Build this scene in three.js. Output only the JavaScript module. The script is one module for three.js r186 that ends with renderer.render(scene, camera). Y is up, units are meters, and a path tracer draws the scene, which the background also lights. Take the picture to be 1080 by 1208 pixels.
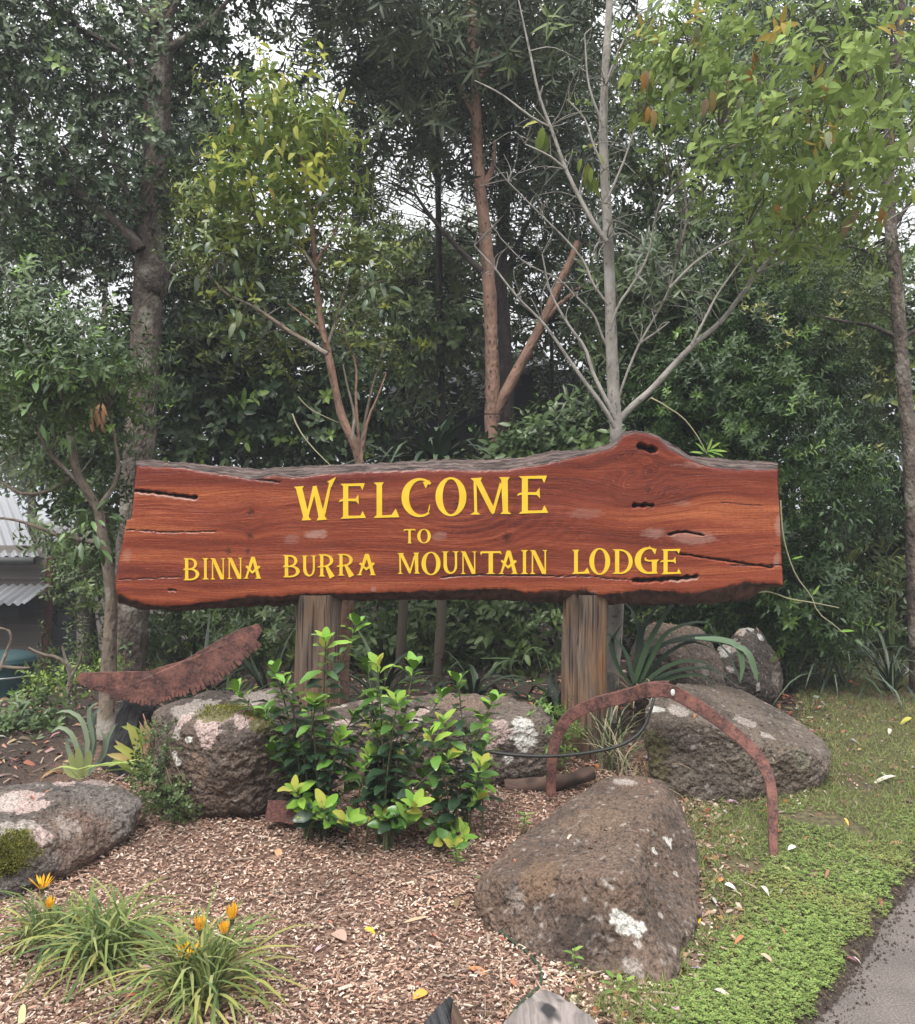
import * as THREE from 'three';
import { ImprovedNoise } from 'three/addons/math/ImprovedNoise.js';
import { ConvexHull } from 'three/addons/math/ConvexHull.js';
import { mergeGeometries, mergeVertices, toCreasedNormals } from 'three/addons/utils/BufferGeometryUtils.js';

// ---------------------------------------------------------------- camera, sky, sun, exposure
const scene = new THREE.Scene();
const F = 1083, CX = 540, CY = 604, EYE = 1.6;               // focal length and centre of the photograph, in its pixels
const camera = new THREE.PerspectiveCamera(2 * Math.atan(604 / F) * 180 / Math.PI, 1080 / 1208, 0.05, 600);
camera.position.set(0, EYE, 0);
camera.lookAt(0, EYE, -10);
const renderer = new THREE.WebGLRenderer({ antialias: true });
renderer.toneMapping = THREE.LinearToneMapping;
renderer.toneMappingExposure = 2.1;
renderer.shadowMap.enabled = true;
{
  // overcast: an even white sky, a little brighter towards the zenith, with faint cloud
  const w = 256, h = 128, d = new Float32Array(w * h * 4), nz = new ImprovedNoise();
  for (let j = 0; j < h; j++) for (let i = 0; i < w; i++) {
    const el = (j / (h - 1) - 0.5) * Math.PI, az = i / w * 2 * Math.PI;
    const x = Math.cos(el) * Math.cos(az), y = Math.sin(el), z = Math.cos(el) * Math.sin(az);
    const c = 1 + 0.06 * nz.noise(x * 2.3 + 9, y * 4, z * 2.3) + 0.03 * nz.noise(x * 6, y * 9 + 5, z * 6);
    const up = Math.max(y, 0), v = (y < -0.05 ? 0.25 : 0.42 + 0.84 * up) * c, k = (j * w + i) * 4;
    d[k] = v * 0.99; d[k + 1] = v; d[k + 2] = v * 1.015; d[k + 3] = 1;
  }
  const t = new THREE.DataTexture(d, w, h, THREE.RGBAFormat, THREE.FloatType);
  t.mapping = THREE.EquirectangularReflectionMapping; t.magFilter = THREE.LinearFilter; t.needsUpdate = true;
  scene.background = t; scene.environment = t;
}
scene.fog = new THREE.FogExp2(new THREE.Color(0.86, 0.9, 1.0), 0.0034);
const sun = new THREE.DirectionalLight(new THREE.Color(1, 0.96, 0.9), 1.5);
sun.position.set(-3, 14, 3); sun.target.position.set(0, 0.5, -5); scene.add(sun, sun.target);
sun.castShadow = true; sun.shadow.radius = 34; sun.shadow.mapSize.set(2048, 2048);
Object.assign(sun.shadow.camera, { left: -12, right: 12, top: 12, bottom: -12, near: 0.5, far: 60 });

// ---------------------------------------------------------------- helpers
const V = (x, y, z) => new THREE.Vector3(x, y, z);
const P = (px, py, d) => V((px - CX) / F * d, EYE - (py - CY) / F * d, -d);      // a point of the place, d metres away
const rng = s => () => { s |= 0; s = s + 0x6D2B79F5 | 0; let t = Math.imul(s ^ s >>> 15, 1 | s); t = t + Math.imul(t ^ t >>> 7, 61 | t) ^ t; return ((t ^ t >>> 14) >>> 0) / 4294967296; };
const gauss = r => { let s = 0; for (let k = 0; k < 4; k++) s += r(); return (s - 2) * 1.0; };
const NZ = new ImprovedNoise();
const noise = (x, y = 0, z = 0) => NZ.noise(x + 31.7, y + 17.3, z + 5.1);
const fbm = (x, y, z = 0, o = 4) => { let a = 0, s = 0.5; for (let k = 0; k < o; k++) { a += s * noise(x, y, z); x = x * 2.03 + 7; y = y * 2.03 + 3; z = z * 2.03 + 11; s *= 0.5; } return a; };
const clamp = (x, a = 0, b = 1) => Math.min(b, Math.max(a, x));
const ss = (a, b, x) => { const t = clamp((x - a) / (b - a)); return t * t * (3 - 2 * t); };
const lerp = (a, b, t) => a + (b - a) * t;
const mix3 = (a, b, t) => [lerp(a[0], b[0], t), lerp(a[1], b[1], t), lerp(a[2], b[2], t)];
const lin = c => { const x = new THREE.Color(c); return [x.r, x.g, x.b]; };
const table = (pts, x) => { if (x <= pts[0][0]) return pts[0][1]; for (let k = 1; k < pts.length; k++) if (x <= pts[k][0]) return lerp(pts[k - 1][1], pts[k][1], (x - pts[k - 1][0]) / (pts[k][0] - pts[k - 1][0])); return pts[pts.length - 1][1]; };

const used = {};
const numbered = n => { const k = used[n] = (used[n] ?? -1) + 1; return k ? `${n}_${String(k).padStart(3, '0')}` : n; };
function tag(o, label, category, group, kind) {
  if (label) o.userData.label = label; if (category) o.userData.category = category;
  if (group) o.userData.group = group; if (kind) o.userData.kind = kind; return o;
}
function thing(name, base, label, category, group) {               // a Group at the thing's base; its parts are built in world metres
  const g = new THREE.Group(); g.name = numbered(name); g.position.copy(base); g.userData.base = undefined; delete g.userData.base;
  scene.add(g); return tag(g, label, category, group);
}
function part(name, geo, mat, parent, label) {                     // geo in world metres; moved under its parent
  const m = new THREE.Mesh(geo, mat); m.name = numbered(name); m.castShadow = m.receiveShadow = true;
  let top = parent; const off = V(0, 0, 0); while (top && top !== scene) { off.sub(top.position); top = top.parent; }
  m.position.copy(off); parent.add(m); if (label) m.userData.label = label; return m;
}
function solo(name, geo, mat, label, category, group, kind) {      // a thing of one mesh, its origin at its base
  geo.computeBoundingBox(); const b = geo.boundingBox, o = V((b.min.x + b.max.x) / 2, b.min.y, (b.min.z + b.max.z) / 2);
  geo.translate(-o.x, -o.y, -o.z);
  const m = new THREE.Mesh(geo, mat); m.name = numbered(name); m.position.copy(o); m.castShadow = m.receiveShadow = true; scene.add(m);
  return tag(m, label, category, group, kind);
}
function copies(name, geo, mat, list, parent, kind = 'stuff') {    // list of {m: Matrix4 in world metres, c: [r,g,b]}
  const im = new THREE.InstancedMesh(geo, mat, list.length); im.name = numbered(name);
  const col = new THREE.Color();
  list.forEach((e, i) => { im.setMatrixAt(i, e.m); if (e.c) im.setColorAt(i, col.setRGB(...e.c)); });
  im.castShadow = im.receiveShadow = true; if (kind) im.userData.kind = kind;
  if (parent && parent !== scene) im.position.copy(parent.position).negate();
  (parent ?? scene).add(im); return im;
}
const mat = (c, rough = 0.8, o = {}) => new THREE.MeshStandardMaterial({ color: new THREE.Color().setRGB(...c), roughness: rough, ...o });
function tex(w, h, fn, { srgb = true, rep = true } = {}) {         // fn(u, v) gives linear colour (or a grey number)
  const d = new Uint8Array(w * h * 4), enc = x => { x = clamp(x); return 255 * (srgb ? (x <= 0.0031308 ? 12.92 * x : 1.055 * x ** (1 / 2.4) - 0.055) : x); };
  for (let j = 0; j < h; j++) for (let i = 0; i < w; i++) {
    const c = fn((i + 0.5) / w, (j + 0.5) / h), k = (j * w + i) * 4;
    if (typeof c === 'number') d[k] = d[k + 1] = d[k + 2] = enc(c); else { d[k] = enc(c[0]); d[k + 1] = enc(c[1]); d[k + 2] = enc(c[2]); }
    d[k + 3] = 255;
  }
  const t = new THREE.DataTexture(d, w, h); t.colorSpace = srgb ? THREE.SRGBColorSpace : THREE.NoColorSpace;
  t.magFilter = THREE.LinearFilter; t.minFilter = THREE.LinearMipmapLinearFilter; t.generateMipmaps = true;
  t.wrapS = t.wrapT = rep ? THREE.MirroredRepeatWrapping : THREE.ClampToEdgeWrapping; t.needsUpdate = true; return t;
}
function bg(pos, idx, uv, col) {
  const g = new THREE.BufferGeometry(); g.setAttribute('position', new THREE.Float32BufferAttribute(pos, 3));
  if (uv) g.setAttribute('uv', new THREE.Float32BufferAttribute(uv, 2)); if (col) g.setAttribute('color', new THREE.Float32BufferAttribute(col, 3));
  g.setIndex(idx); g.computeVertexNormals(); return g;
}
// tapered limb through points; radius from r0 to r1 (or a table); bark-like unevenness
function limb(pts, r0, r1, { seg = 8, n = 0, rough = 0.06, seed = 0, wob = 0, flare = 0 } = {}) {
  const curve = new THREE.CatmullRomCurve3(pts, false, 'centripetal'), L = curve.getLength();
  n = n || Math.max(3, Math.ceil(L / 0.07)); if (n > 160) n = 160;
  const pos = [], uv = [], idx = []; let nx = V(1, 0, 0);
  for (let i = 0; i <= n; i++) {
    const t = i / n, p = curve.getPointAt(t), tg = curve.getTangentAt(t);
    nx.sub(tg.clone().multiplyScalar(nx.dot(tg))); if (nx.lengthSq() < 1e-6) nx.set(0, 0, 1).cross(tg); nx.normalize();
    const ny = tg.clone().cross(nx); let r = lerp(r0, r1, t) * (1 + flare * Math.exp(-t * L / 0.18));
    if (wob) p.add(V(noise(t * L * 1.3, seed), 0, noise(seed, t * L * 1.3)).multiplyScalar(wob));
    for (let k = 0; k <= seg; k++) {
      const a = k / seg * Math.PI * 2, c = Math.cos(a), s = Math.sin(a);
      const rr = r * (1 + rough * noise(c * 1.6 + seed, t * L * 5, s * 1.6) + rough * 0.6 * noise(c * 5, t * L * 16 + seed, s * 5));
      pos.push(p.x + (nx.x * c + ny.x * s) * rr, p.y + (nx.y * c + ny.y * s) * rr, p.z + (nx.z * c + ny.z * s) * rr);
      uv.push(k / seg * Math.max(0.12, 6.28 * r0), t * L);
    }
  }
  for (let i = 0; i < n; i++) for (let k = 0; k < seg; k++) { const a = i * (seg + 1) + k, b = a + seg + 1; idx.push(a, a + 1, b, b, a + 1, b + 1); }
  const e = pos.length / 3, p1 = curve.getPointAt(1); pos.push(p1.x, p1.y, p1.z); uv.push(0, L);
  for (let k = 0; k < seg; k++) idx.push(n * (seg + 1) + k, n * (seg + 1) + k + 1, e);
  return bg(pos, idx, uv);
}
const PP = (list, d) => list.map(a => P(a[0], a[1], a[2] ?? d));
// one leaf along +y from the origin, its face towards +z, folded along the midrib and curling back
function leafGeo(L, W, { rings = [0.3, 0.68], wide = 0.42, fold = 0.25, curl = 0.2, tip = 1, ripple = 0 } = {}) {
  const pos = [0, 0, 0], idx = [], prof = t => Math.pow(Math.sin(Math.PI * Math.pow(t, Math.log(0.5) / Math.log(wide))), 0.85 * tip);
  const bend = t => -curl * L * t * t;
  for (const t of rings) {
    const w = W / 2 * prof(t), rp = ripple * W * Math.sin(t * 40);
    pos.push(-w, t * L, bend(t) + w * fold + rp, 0, t * L, bend(t), w, t * L, bend(t) + w * fold - rp);
  }
  pos.push(0, L * (1 - 0.1 * curl), bend(1));
  const n = rings.length, e = pos.length / 3 - 1;
  idx.push(0, 2, 1, 0, 3, 2);
  for (let i = 0; i < n - 1; i++) { const a = 1 + i * 3, b = a + 3; idx.push(a, a + 1, b + 1, a, b + 1, b, a + 1, a + 2, b + 2, a + 1, b + 2, b + 1); }
  const a = 1 + (n - 1) * 3; idx.push(a, a + 1, e, a + 1, a + 2, e);
  const g = bg(pos, idx, pos.reduce((u, x, i) => (i % 3 < 2 ? u.push(x) : 0, u), [])); return g;
}
const UP = V(0, 1, 0);
// turn +y towards dir and the face (+z) towards face as far as it goes
function aim(p, dir, face, s = 1, sx = s, sz = s) {
  const y = dir.clone().normalize(), z = face.clone().sub(y.clone().multiplyScalar(face.dot(y)));
  if (z.lengthSq() < 1e-5) z.set(y.z, y.x, y.y).cross(y); z.normalize();
  const x = y.clone().cross(z);
  return new THREE.Matrix4().makeBasis(x.multiplyScalar(sx), y.multiplyScalar(s), z.multiplyScalar(sz)).setPosition(p);
}
// a twig with leaves, along +y
function sprig(seed, { n = 10, len = 0.24, L = 0.075, W = 0.03, droop = 0.3, ang = 0.9, opts = {}, stem = 0.0016, whorl = false }) {
  const r = rng(seed), gs = [];
  const lg = leafGeo(L, W, opts);
  for (let k = 0; k < n; k++) {
    const t = whorl ? 0.75 + 0.25 * r() : 0.12 + 0.88 * (k + 0.5 * r()) / n, az = whorl ? k / n * 6.283 + r() : k * 2.4 + r() * 0.8;
    const out = V(Math.cos(az), 0, Math.sin(az)), a = ang * (1.15 - 0.5 * t) + 0.3 * (r() - 0.5);
    const dir = V(0, Math.cos(a), 0).addScaledVector(out, Math.sin(a)); dir.y -= droop * r();
    const m = aim(V(0, t * len, 0), dir, UP.clone().addScaledVector(out, -0.3).add(V(r() - 0.5, r() - 0.5, r() - 0.5).multiplyScalar(0.7)), 0.7 + 0.5 * r());
    gs.push(lg.clone().applyMatrix4(m));
  }
  if (stem) { const c = new THREE.CylinderGeometry(stem * 0.5, stem, len, 3, 1, true); c.translate(0, len / 2, 0); gs.push(c); }
  for (const g of gs) { g.deleteAttribute('uv'); }
  return mergeGeometries(gs);
}
const blob = (px, py, d, rx, ry, rz) => ({ c: P(px, py, d), r: V(rx / F * d, ry / F * d, rz) });
// places for twigs: clumps inside ellipsoids, denser towards their surface
function scatter(r, blobs, clumps, per, spread, { grav = 0.2, outw = 0.6, up = 0.15 } = {}) {
  const w = blobs.map(b => Math.pow(b.r.x * b.r.y * b.r.z, 0.67)), tot = w.reduce((a, b) => a + b, 0), out = [];
  for (let i = 0; i < clumps; i++) {
    let q = r() * tot, k = 0; while (k < w.length - 1 && q > w[k]) q -= w[k++];
    const b = blobs[k], u = V(gauss(r), gauss(r), gauss(r)).normalize(), rad = Math.pow(r(), 0.42);
    const c = V(b.c.x + u.x * b.r.x * rad, b.c.y + u.y * b.r.y * rad, b.c.z + u.z * b.r.z * rad);
    const tone = r();
    for (let j = 0; j < per; j++) {
      const o = V(gauss(r), gauss(r) * 0.75, gauss(r)), p = c.clone().addScaledVector(o, spread);
      const dir = o.clone().multiplyScalar(0.9).addScaledVector(u, outw).add(V(r() - 0.5, r() - 0.5 + up - grav, r() - 0.5)).normalize();
      out.push({ p, dir, tone, u });
    }
  }
  return out;
}
const twigs = (list, r, c0, c1, { s0 = 0.75, s1 = 1.3, odd = null, pOdd = 0 } = {}) => list.map(e => {
  const t = clamp(e.tone * 0.65 + r() * 0.45), c = odd && r() < pOdd ? odd : mix3(c0, c1, t);
  return { m: aim(e.p, e.dir, V(r() - 0.5, 0.9, r() - 0.5), lerp(s0, s1, r())), c: [c[0] * 1.22, c[1] * 1.36, c[2] * 0.88] };
});
const leafMat = new THREE.MeshStandardMaterial({ color: 0xffffff, roughness: 0.42 });
const softLeaf = new THREE.MeshPhysicalMaterial({ color: 0xffffff, roughness: 0.92, transmission: 0.35, thickness: 0, specularIntensity: 0.4 });
function half(list, k) { return list.filter((_, i) => i % 2 === k); }
function crown(parent, geos, m, list, name = 'crown') { return geos.map((g, k) => copies(name, g, m, list.filter((_, i) => i % geos.length === k), parent)); }

// ---------------------------------------------------------------- ground
const EDGE = [[1.07, 2.87], [1.92, 3.97]];                       // the lawn's edge along the road: x, distance
const edx = EDGE[1][0] - EDGE[0][0], edd = EDGE[1][1] - EDGE[0][1], edl = Math.hypot(edx, edd);
const toRoad = (x, d) => ((x - EDGE[0][0]) * edd - (d - EDGE[0][1]) * edx) / edl;      // > 0 on the road's side, metres
const baseY = (x, d) => 0.26 * ss(3.4, 8, d) + 0.05 * Math.exp(-(((x + 0.5) / 2.2) ** 2 + ((d - 4.9) / 1.2) ** 2)) - 1.15 * ss(-2.3, -5.2, x) * ss(5.6, 10.5, d);
const groundY = (x, d) => {
  const r = toRoad(x, d) + 0.03 * noise(x * 5, d * 5);
  return baseY(x, d) + 0.018 * noise(x * 2.1, d * 2.1) * ss(1, 3, d) * (r > 0 ? 0.1 : 1) + 0.006 * noise(x * 9, d * 9) * (r > 0 ? 0 : 1) - 0.055 * ss(-0.04, 0.05, r);
};
function gpx(px, py) {                                              // where the sight line through a pixel meets the ground
  let a = 1.2, b = 40; for (let k = 0; k < 400; k++) { const d = 1.2 + k * 0.05, p = P(px, py, d); if (p.y < groundY(p.x, d)) { b = d; a = d - 0.05; break; } }
  for (let k = 0; k < 20; k++) { const m = (a + b) / 2, p = P(px, py, m); if (p.y < groundY(p.x, m)) b = m; else a = m; }
  return P(px, py, b);
}
const lawnX = d => table([[1.5, -0.1], [2.6, 0.32], [3.0, 0.5], [3.5, 0.88], [4.3, 1.12], [4.7, 1.25], [5.2, 1.9], [6.3, 2.33], [7.7, 2.75], [9, 3.2], [12, 4.5]], d);
const lawnAt = (x, d) => x - lawnX(d) + 0.12 * noise(x * 4, d * 4) + 0.08 * noise(x * 11, d * 11);   // > 0 on the lawn
{
  const span = (lo, hi, step, far) => { const a = []; for (let x = lo; x <= hi + 1e-6; x += step) a.push(x); let s = step, x = hi; while (x < far) { s *= 1.35; x += s; a.push(x); } s = step; x = lo; while (x > -far) { s *= 1.35; x -= s; a.unshift(x); } return a; };
  const xs = span(-4.2, 4.2, 0.035, 250), ds = span(1.9, 9, 0.035, 250), pos = [], idx = [], uv = [], col = [];
  for (const d of ds) for (const x of xs) {
    pos.push(x, groundY(x, d), -d); uv.push(x, d);
    const lw = ss(-0.05, 0.1, lawnAt(x, d)), rd = ss(-0.05, 0.02, toRoad(x, d) + 0.04 * noise(x * 6, d * 6)), bed = ss(7.2, 5.0, d + 0.5 * noise(x, d)) * ss(-2.6, -1.9, x + 0.3 * noise(d * 2));
    let c = mix3([0.075, 0.052, 0.04], [0.25, 0.15, 0.11], bed); c = mix3(c, [0.16, 0.14, 0.07], lw); c = mix3(c, [0.075, 0.052, 0.042], rd);
    const f = 1 + 0.3 * noise(x * 3, d * 3); col.push(c[0] * f, c[1] * f, c[2] * f);
  }
  for (let j = 0; j < ds.length - 1; j++) for (let i = 0; i < xs.length - 1; i++) { const a = j * xs.length + i, b = a + xs.length; idx.push(a, a + 1, b, b, a + 1, b + 1); }
  const soil = tex(512, 512, (u, v) => { const n = fbm(u * 34, v * 34, 1, 4), s = noise(u * 120, v * 120, 4); return [0.62 + n * 0.7 + s * 0.25, 0.6 + n * 0.7 + s * 0.25, 0.58 + n * 0.66 + s * 0.2]; });
  const b = tex(512, 512, (u, v) => 0.5 + 0.8 * fbm(u * 40, v * 40, 7, 4), { srgb: false });
  const g = new THREE.Mesh(bg(pos, idx, uv, col), new THREE.MeshStandardMaterial({ vertexColors: true, map: soil, bumpMap: b, bumpScale: 0.02, roughness: 0.95 }));
  g.name = 'ground'; g.receiveShadow = true; scene.add(g); tag(g, 'brown soil of the garden bed and bank under the trees', 'ground', null, 'structure');
  // road
  const rp = [], ri = [], ru = []; const N = 60, M = 26;
  for (let i = 0; i <= N; i++) for (let k = 0; k <= M; k++) {
    const t = lerp(-6, 9, i / N), o = (k / M) ** 1.5 * 4.5, ed = -0.02 + 0.025 * noise(t * 3) + 0.015 * noise(t * 17);
    const x = EDGE[0][0] + edx / edl * t + edd / edl * (o + ed), d = EDGE[0][1] + edd / edl * t - edx / edl * (o + ed);
    rp.push(x, baseY(x, d) - 0.055 + (k === 0 ? -0.01 : 0.012 + 0.003 * noise(x * 6, d * 6)), -d); ru.push(x, d);
  }
  for (let i = 0; i < N; i++) for (let k = 0; k < M; k++) { const a = i * (M + 1) + k, c = a + M + 1; ri.push(a, c, a + 1, a + 1, c, c + 1); }
  const am = tex(1024, 1024, (u, v) => { const n = noise(u * 150, v * 150, 3), n2 = noise(u * 330, v * 330, 9), m = fbm(u * 5, v * 5, 2, 3); const k = 0.125 + 0.06 * m + (n > 0.25 ? 0.09 * n : 0.05 * n) + 0.05 * n2; return [k * 1.2, k * 1.02, k * 0.92]; });
  const ab = tex(512, 512, (u, v) => 0.5 + 0.5 * noise(u * 160, v * 160, 3), { srgb: false });
  const rg = new THREE.Mesh(bg(rp, ri, ru), new THREE.MeshStandardMaterial({ map: am, bumpMap: ab, bumpScale: 0.006, roughness: 0.92 }));
  rg.name = 'road'; rg.receiveShadow = true; scene.add(rg); tag(rg, 'grey brown asphalt road edge beside the clover lawn', 'road', null, 'structure');
}
// ---------------------------------------------------------------- the welcome sign: slab, letters, posts
{
  const D = 5.45, sign = thing('welcome_sign', V(P(530, 800, D).x, groundY(0, 5.6), -5.6), 'long live edge red timber slab sign with carved yellow welcome lettering on two log posts', 'sign');
  const topF = [[150, 548], [215, 552], [265, 560], [300, 566], [322, 560], [345, 563], [390, 558], [450, 556], [520, 554], [560, 556], [600, 554], [640, 548], [680, 539], [715, 531], [729, 524], [736, 513], [748, 510], [765, 512], [778, 517], [790, 530], [812, 541], [840, 551], [870, 554], [930, 554]];
  const topS = [[150, 545], [180, 542.5], [215, 546], [260, 549], [300, 553], [380, 549], [450, 546], [520, 542], [580, 542], [620, 539], [655, 531], [690, 531], [716, 525], [726, 519], [735, 509], [752, 507], [770, 511], [790, 522], [800, 528], [815, 538], [840, 540], [870, 543], [930, 546]];
  const botF = [[130, 700], [143, 703], [170, 712], [190, 715], [217, 714], [230, 712], [256, 710], [295, 704], [330, 704], [353, 701], [415, 700], [540, 696], [559, 696], [598, 694], [621, 700], [648, 698], [691, 696], [699, 699], [707, 702], [753, 696], [792, 698], [815, 700], [835, 698], [858, 692], [878, 688], [930, 689]];
  const botS = [[130, 707], [145, 712], [165, 719], [221, 720], [248, 718], [353, 713], [420, 708], [540, 707], [598, 708], [648, 711], [714, 713], [792, 713], [839, 712], [870, 709], [885, 706], [893, 700], [910, 694], [930, 692]];
  const jag = (x, s, a) => a * (noise(x * 0.11, s) + 0.6 * noise(x * 0.37, s + 3));
  const yTF = x => table(topF, x) + jag(x, 1, 1.2), yTS = x => table(topS, x) + jag(x, 2, 1.6), yBF = x => table(botF, x) + jag(x, 3, 1.6), yBS = x => table(botS, x) + jag(x, 4, 2.2);
  const leftX = v => table([[0, 160.5], [0.2, 158], [0.4, 155], [0.415, 149.5], [0.52, 146], [0.75, 139.5], [0.9, 136], [0.97, 136.5], [1, 139]], v) + 0.8 * noise(v * 30, 2);
  const rightX = v => table([[0, 918], [0.5, 921], [1, 924.5]], v) + 0.4 * noise(v * 20, 5);
  // cracks and holes: [points, half width px, depth m]
  const CR = [
    [[[160, 579], [175, 580], [195, 582.5], [212, 585], [231, 587]], 2.3, 0.03], [[[149, 625], [200, 628], [255, 627]], 0.75, 0.01], [[[520, 681], [560, 678.5], [620, 679], [690, 680], [740, 683.5], [760, 684]], 0.8, 0.008],
    [[[748, 685], [775, 684], [800, 682.5], [822, 680]], 3.0, 0.03], [[[800, 653], [860, 662], [912, 669.5]], 1.3, 0.022], [[[862, 667], [925, 667]], 0.7, 0.01],
    [[[755, 526], [762, 528], [772, 531]], 4.2, 0.075], [[[748, 596.5], [759, 596], [769, 596.5]], 2.3, 0.055], [[[789, 631], [798, 628], [808, 627], [820, 629], [831, 631.5]], 1.5, 0.03], [[[270, 559], [295, 564], [330, 569]], 1.0, 0.012], [[[200, 696], [208, 697]], 1.3, 0.012], [[[140, 684], [180, 682], [215, 680]], 0.6, 0.006], [[[850, 592], [900, 597]], 0.5, 0.004],
  ];
  const segd = (x, y, a, b) => { const dx = b[0] - a[0], dy = b[1] - a[1], t = clamp(((x - a[0]) * dx + (y - a[1]) * dy) / (dx * dx + dy * dy)); return [Math.hypot(x - a[0] - dx * t, y - a[1] - dy * t), t]; };
  const crack = (x, y) => { let best = 0, dep = 0; for (const [pts, w, de] of CR) { if (x < pts[0][0] - 12 || x > pts[pts.length - 1][0] + 12) continue; for (let k = 0; k < pts.length - 1; k++) { const [q] = segd(x, y + 1.1 * noise(x * 0.12, w * 9), pts[k], pts[k + 1]); const ww = w * (0.75 + 0.6 * noise(x * 0.17, y * 0.02 + w)); const i = ss(ww * 1.25, ww * 0.55, q); if (i > best) best = i; dep = Math.max(dep, i * de); } } return [best, dep]; };
  const KN = [[540, 598, 46, 26, 16], [752, 560, 46, 34, 22], [598, 634, 11, 9, 7], [295, 612, 8, 14, 5], [800, 634, 60, 16, 9], [330, 600, 120, 22, 5]];
  const swell = (x, y) => { let a = 0; for (const [kx, ky, rx, ry, am] of KN) { const dx = (x - kx) / rx, dy = (y - ky) / ry; a += am * dy * Math.exp(-(dx * dx + dy * dy) * 0.55) * 1.3; } return a; };
  const X0 = 128, X1 = 932, Y0 = 500, Y1 = 726;
  const wood = tex(2048, 1024, (u, v) => {
    const x = X0 + u * (X1 - X0), y = Y1 - v * (Y1 - Y0), burl = Math.exp(-(((x - 750) / 55) ** 2 + ((y - 558) / 36) ** 2));
    let f = y - swell(x, y) + 9 * noise(x * 0.006, y * 0.012, 2) + 3 * noise(x * 0.02, y * 0.03, 8) + burl * 26 * noise(x * 0.03, y * 0.035, 4);
    const band = noise(x * 0.0035, f * 0.055, 3) + 0.5 * noise(x * 0.007, f * 0.16, 6), ring = noise(x * 0.006, f * 0.42, 11), fine = noise(x * 0.02, f * 1.25, 5), pore = noise(x * 0.07, f * 3.2, 9);
    const arc = Math.exp(-(((x - 575) / 85) ** 2 + ((y - 625) / 36) ** 2)) * Math.sin(Math.hypot((x - 540) * 0.5, (y - 596) * 1.1) * 0.85 + 2 * noise(x * 0.02, y * 0.03));
    let t = 0.47 + 0.42 * band + 0.24 * ring + 0.24 * fine + 0.2 * pore + 0.12 * noise(x * 0.12, f * 6, 4) + 0.16 * arc;
    const zone = fbm(x * 0.006 + 2, y * 0.014, 7, 2); t += 0.1 * ss(760, 860, x) + 0.06 * ss(330, 220, x) - 0.2 * Math.exp(-(((x - 600) / 150) ** 2 + ((y - 590) / 60) ** 2)) - 0.18 * ss(30, 6, y - table(topF, x)) + 0.3 * zone;
    let c = t < 0.5 ? mix3([0.115, 0.02, 0.012], [0.285, 0.058, 0.027], clamp(t * 2)) : mix3([0.285, 0.058, 0.027], [0.58, 0.18, 0.07], clamp(t * 2 - 1));
    if (ring > 0.34 && fine > -0.1) c = mix3(c, [0.1, 0.017, 0.012], clamp((ring - 0.34) * 3.2));
    if (pore > 0.33) c = mix3(c, [0.09, 0.02, 0.014], 0.5 * clamp((pore - 0.33) * 5));
    const edge = ss(12, 2, y - table(topF, x)) * ss(0.15, 0.5, 0.5 + noise(x * 0.03, y * 0.1)); c = mix3(c, [0.2, 0.028, 0.02], 0.45 * edge);
    const low = ss(16, 5, table(botF, x) - y); c = mix3(c, [0.42, 0.1, 0.045], 0.35 * low * clamp(0.6 + noise(x * 0.05, y * 0.2)));
    const fleck = noise(x * 0.16, f * 5.5, 13); if (fleck > 0.3) c = mix3(c, [0.07, 0.016, 0.012], clamp((fleck - 0.3) * 3.5)); else if (fleck < -0.36) c = mix3(c, [0.5, 0.17, 0.08], clamp((-0.36 - fleck) * 3));
    // pale scuffs and dark knots
    for (const [sx, sy, rx, ry, a] of [[373, 630, 13, 5, 0.6], [344, 636, 9, 6, 0.25], [518, 633, 9, 6, 0.3], [818, 634, 26, 8, 0.42], [772, 629, 14, 6, 0.4], [692, 606, 20, 6, 0.22], [441, 695, 3, 4, 0.4], [919, 620, 5, 12, 0.5], [917, 660, 4, 8, 0.4], [806, 594, 12, 3, 0.22], [700, 702, 6, 6, 0.5], [840, 548, 40, 4, 0.3], [150, 655, 5, 8, 0.25]]) {
      const q = ((x - sx) / rx) ** 2 + ((y - sy) / ry) ** 2; if (q < 4) c = mix3(c, [0.5, 0.32, 0.27], a * ss(1.6, 0.2, q + 1.6 * fbm(x * 0.12, y * 0.25, sx)));
    }
    for (const [sx, sy, r] of [[320, 570, 3], [598, 634, 6], [296, 604, 5], [295, 632, 5], [270, 650, 4], [293, 650, 3.4], [540, 596, 5], [765, 578, 4]]) { const q = Math.hypot((x - sx), (y - sy)) / r + 0.8 * noise(x * 0.4, y * 0.4); if (q < 1.2) c = mix3(c, [0.05, 0.016, 0.012], 0.75 * ss(1.2, 0.3, q)); }
    const [k] = crack(x, y); if (k > 0) c = mix3(c, [0.02, 0.013, 0.011], k);
    const rim = crack(x, y - 2.6)[0]; if (rim > 0.2 && k < 0.3 && ((x < 235 && y < 592) || (x > 790 && x < 826 && y > 678))) c = mix3(c, [0.42, 0.3, 0.25], 0.6 * rim);
    return c;
  }, { rep: false });
  const wb = tex(1024, 512, (u, v) => { const x = X0 + u * (X1 - X0), y = Y1 - v * (Y1 - Y0), f = y - swell(x, y) + 9 * noise(x * 0.006, y * 0.012, 2); return 0.5 + 0.3 * noise(x * 0.02, f * 1.25, 5) + 0.25 * noise(x * 0.07, f * 3.2, 9) + 0.15 * noise(x * 0.03, y * 0.03); }, { srgb: false, rep: false });
  const wm = new THREE.MeshPhysicalMaterial({ map: wood, color: new THREE.Color(0.88, 0.88, 0.88), bumpMap: wb, bumpScale: 0.0025, roughness: 0.36, specularIntensity: 0.8 });
  // face
  const NX = 640, NY = 136, pos = [], uv = [], idx = [];
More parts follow.
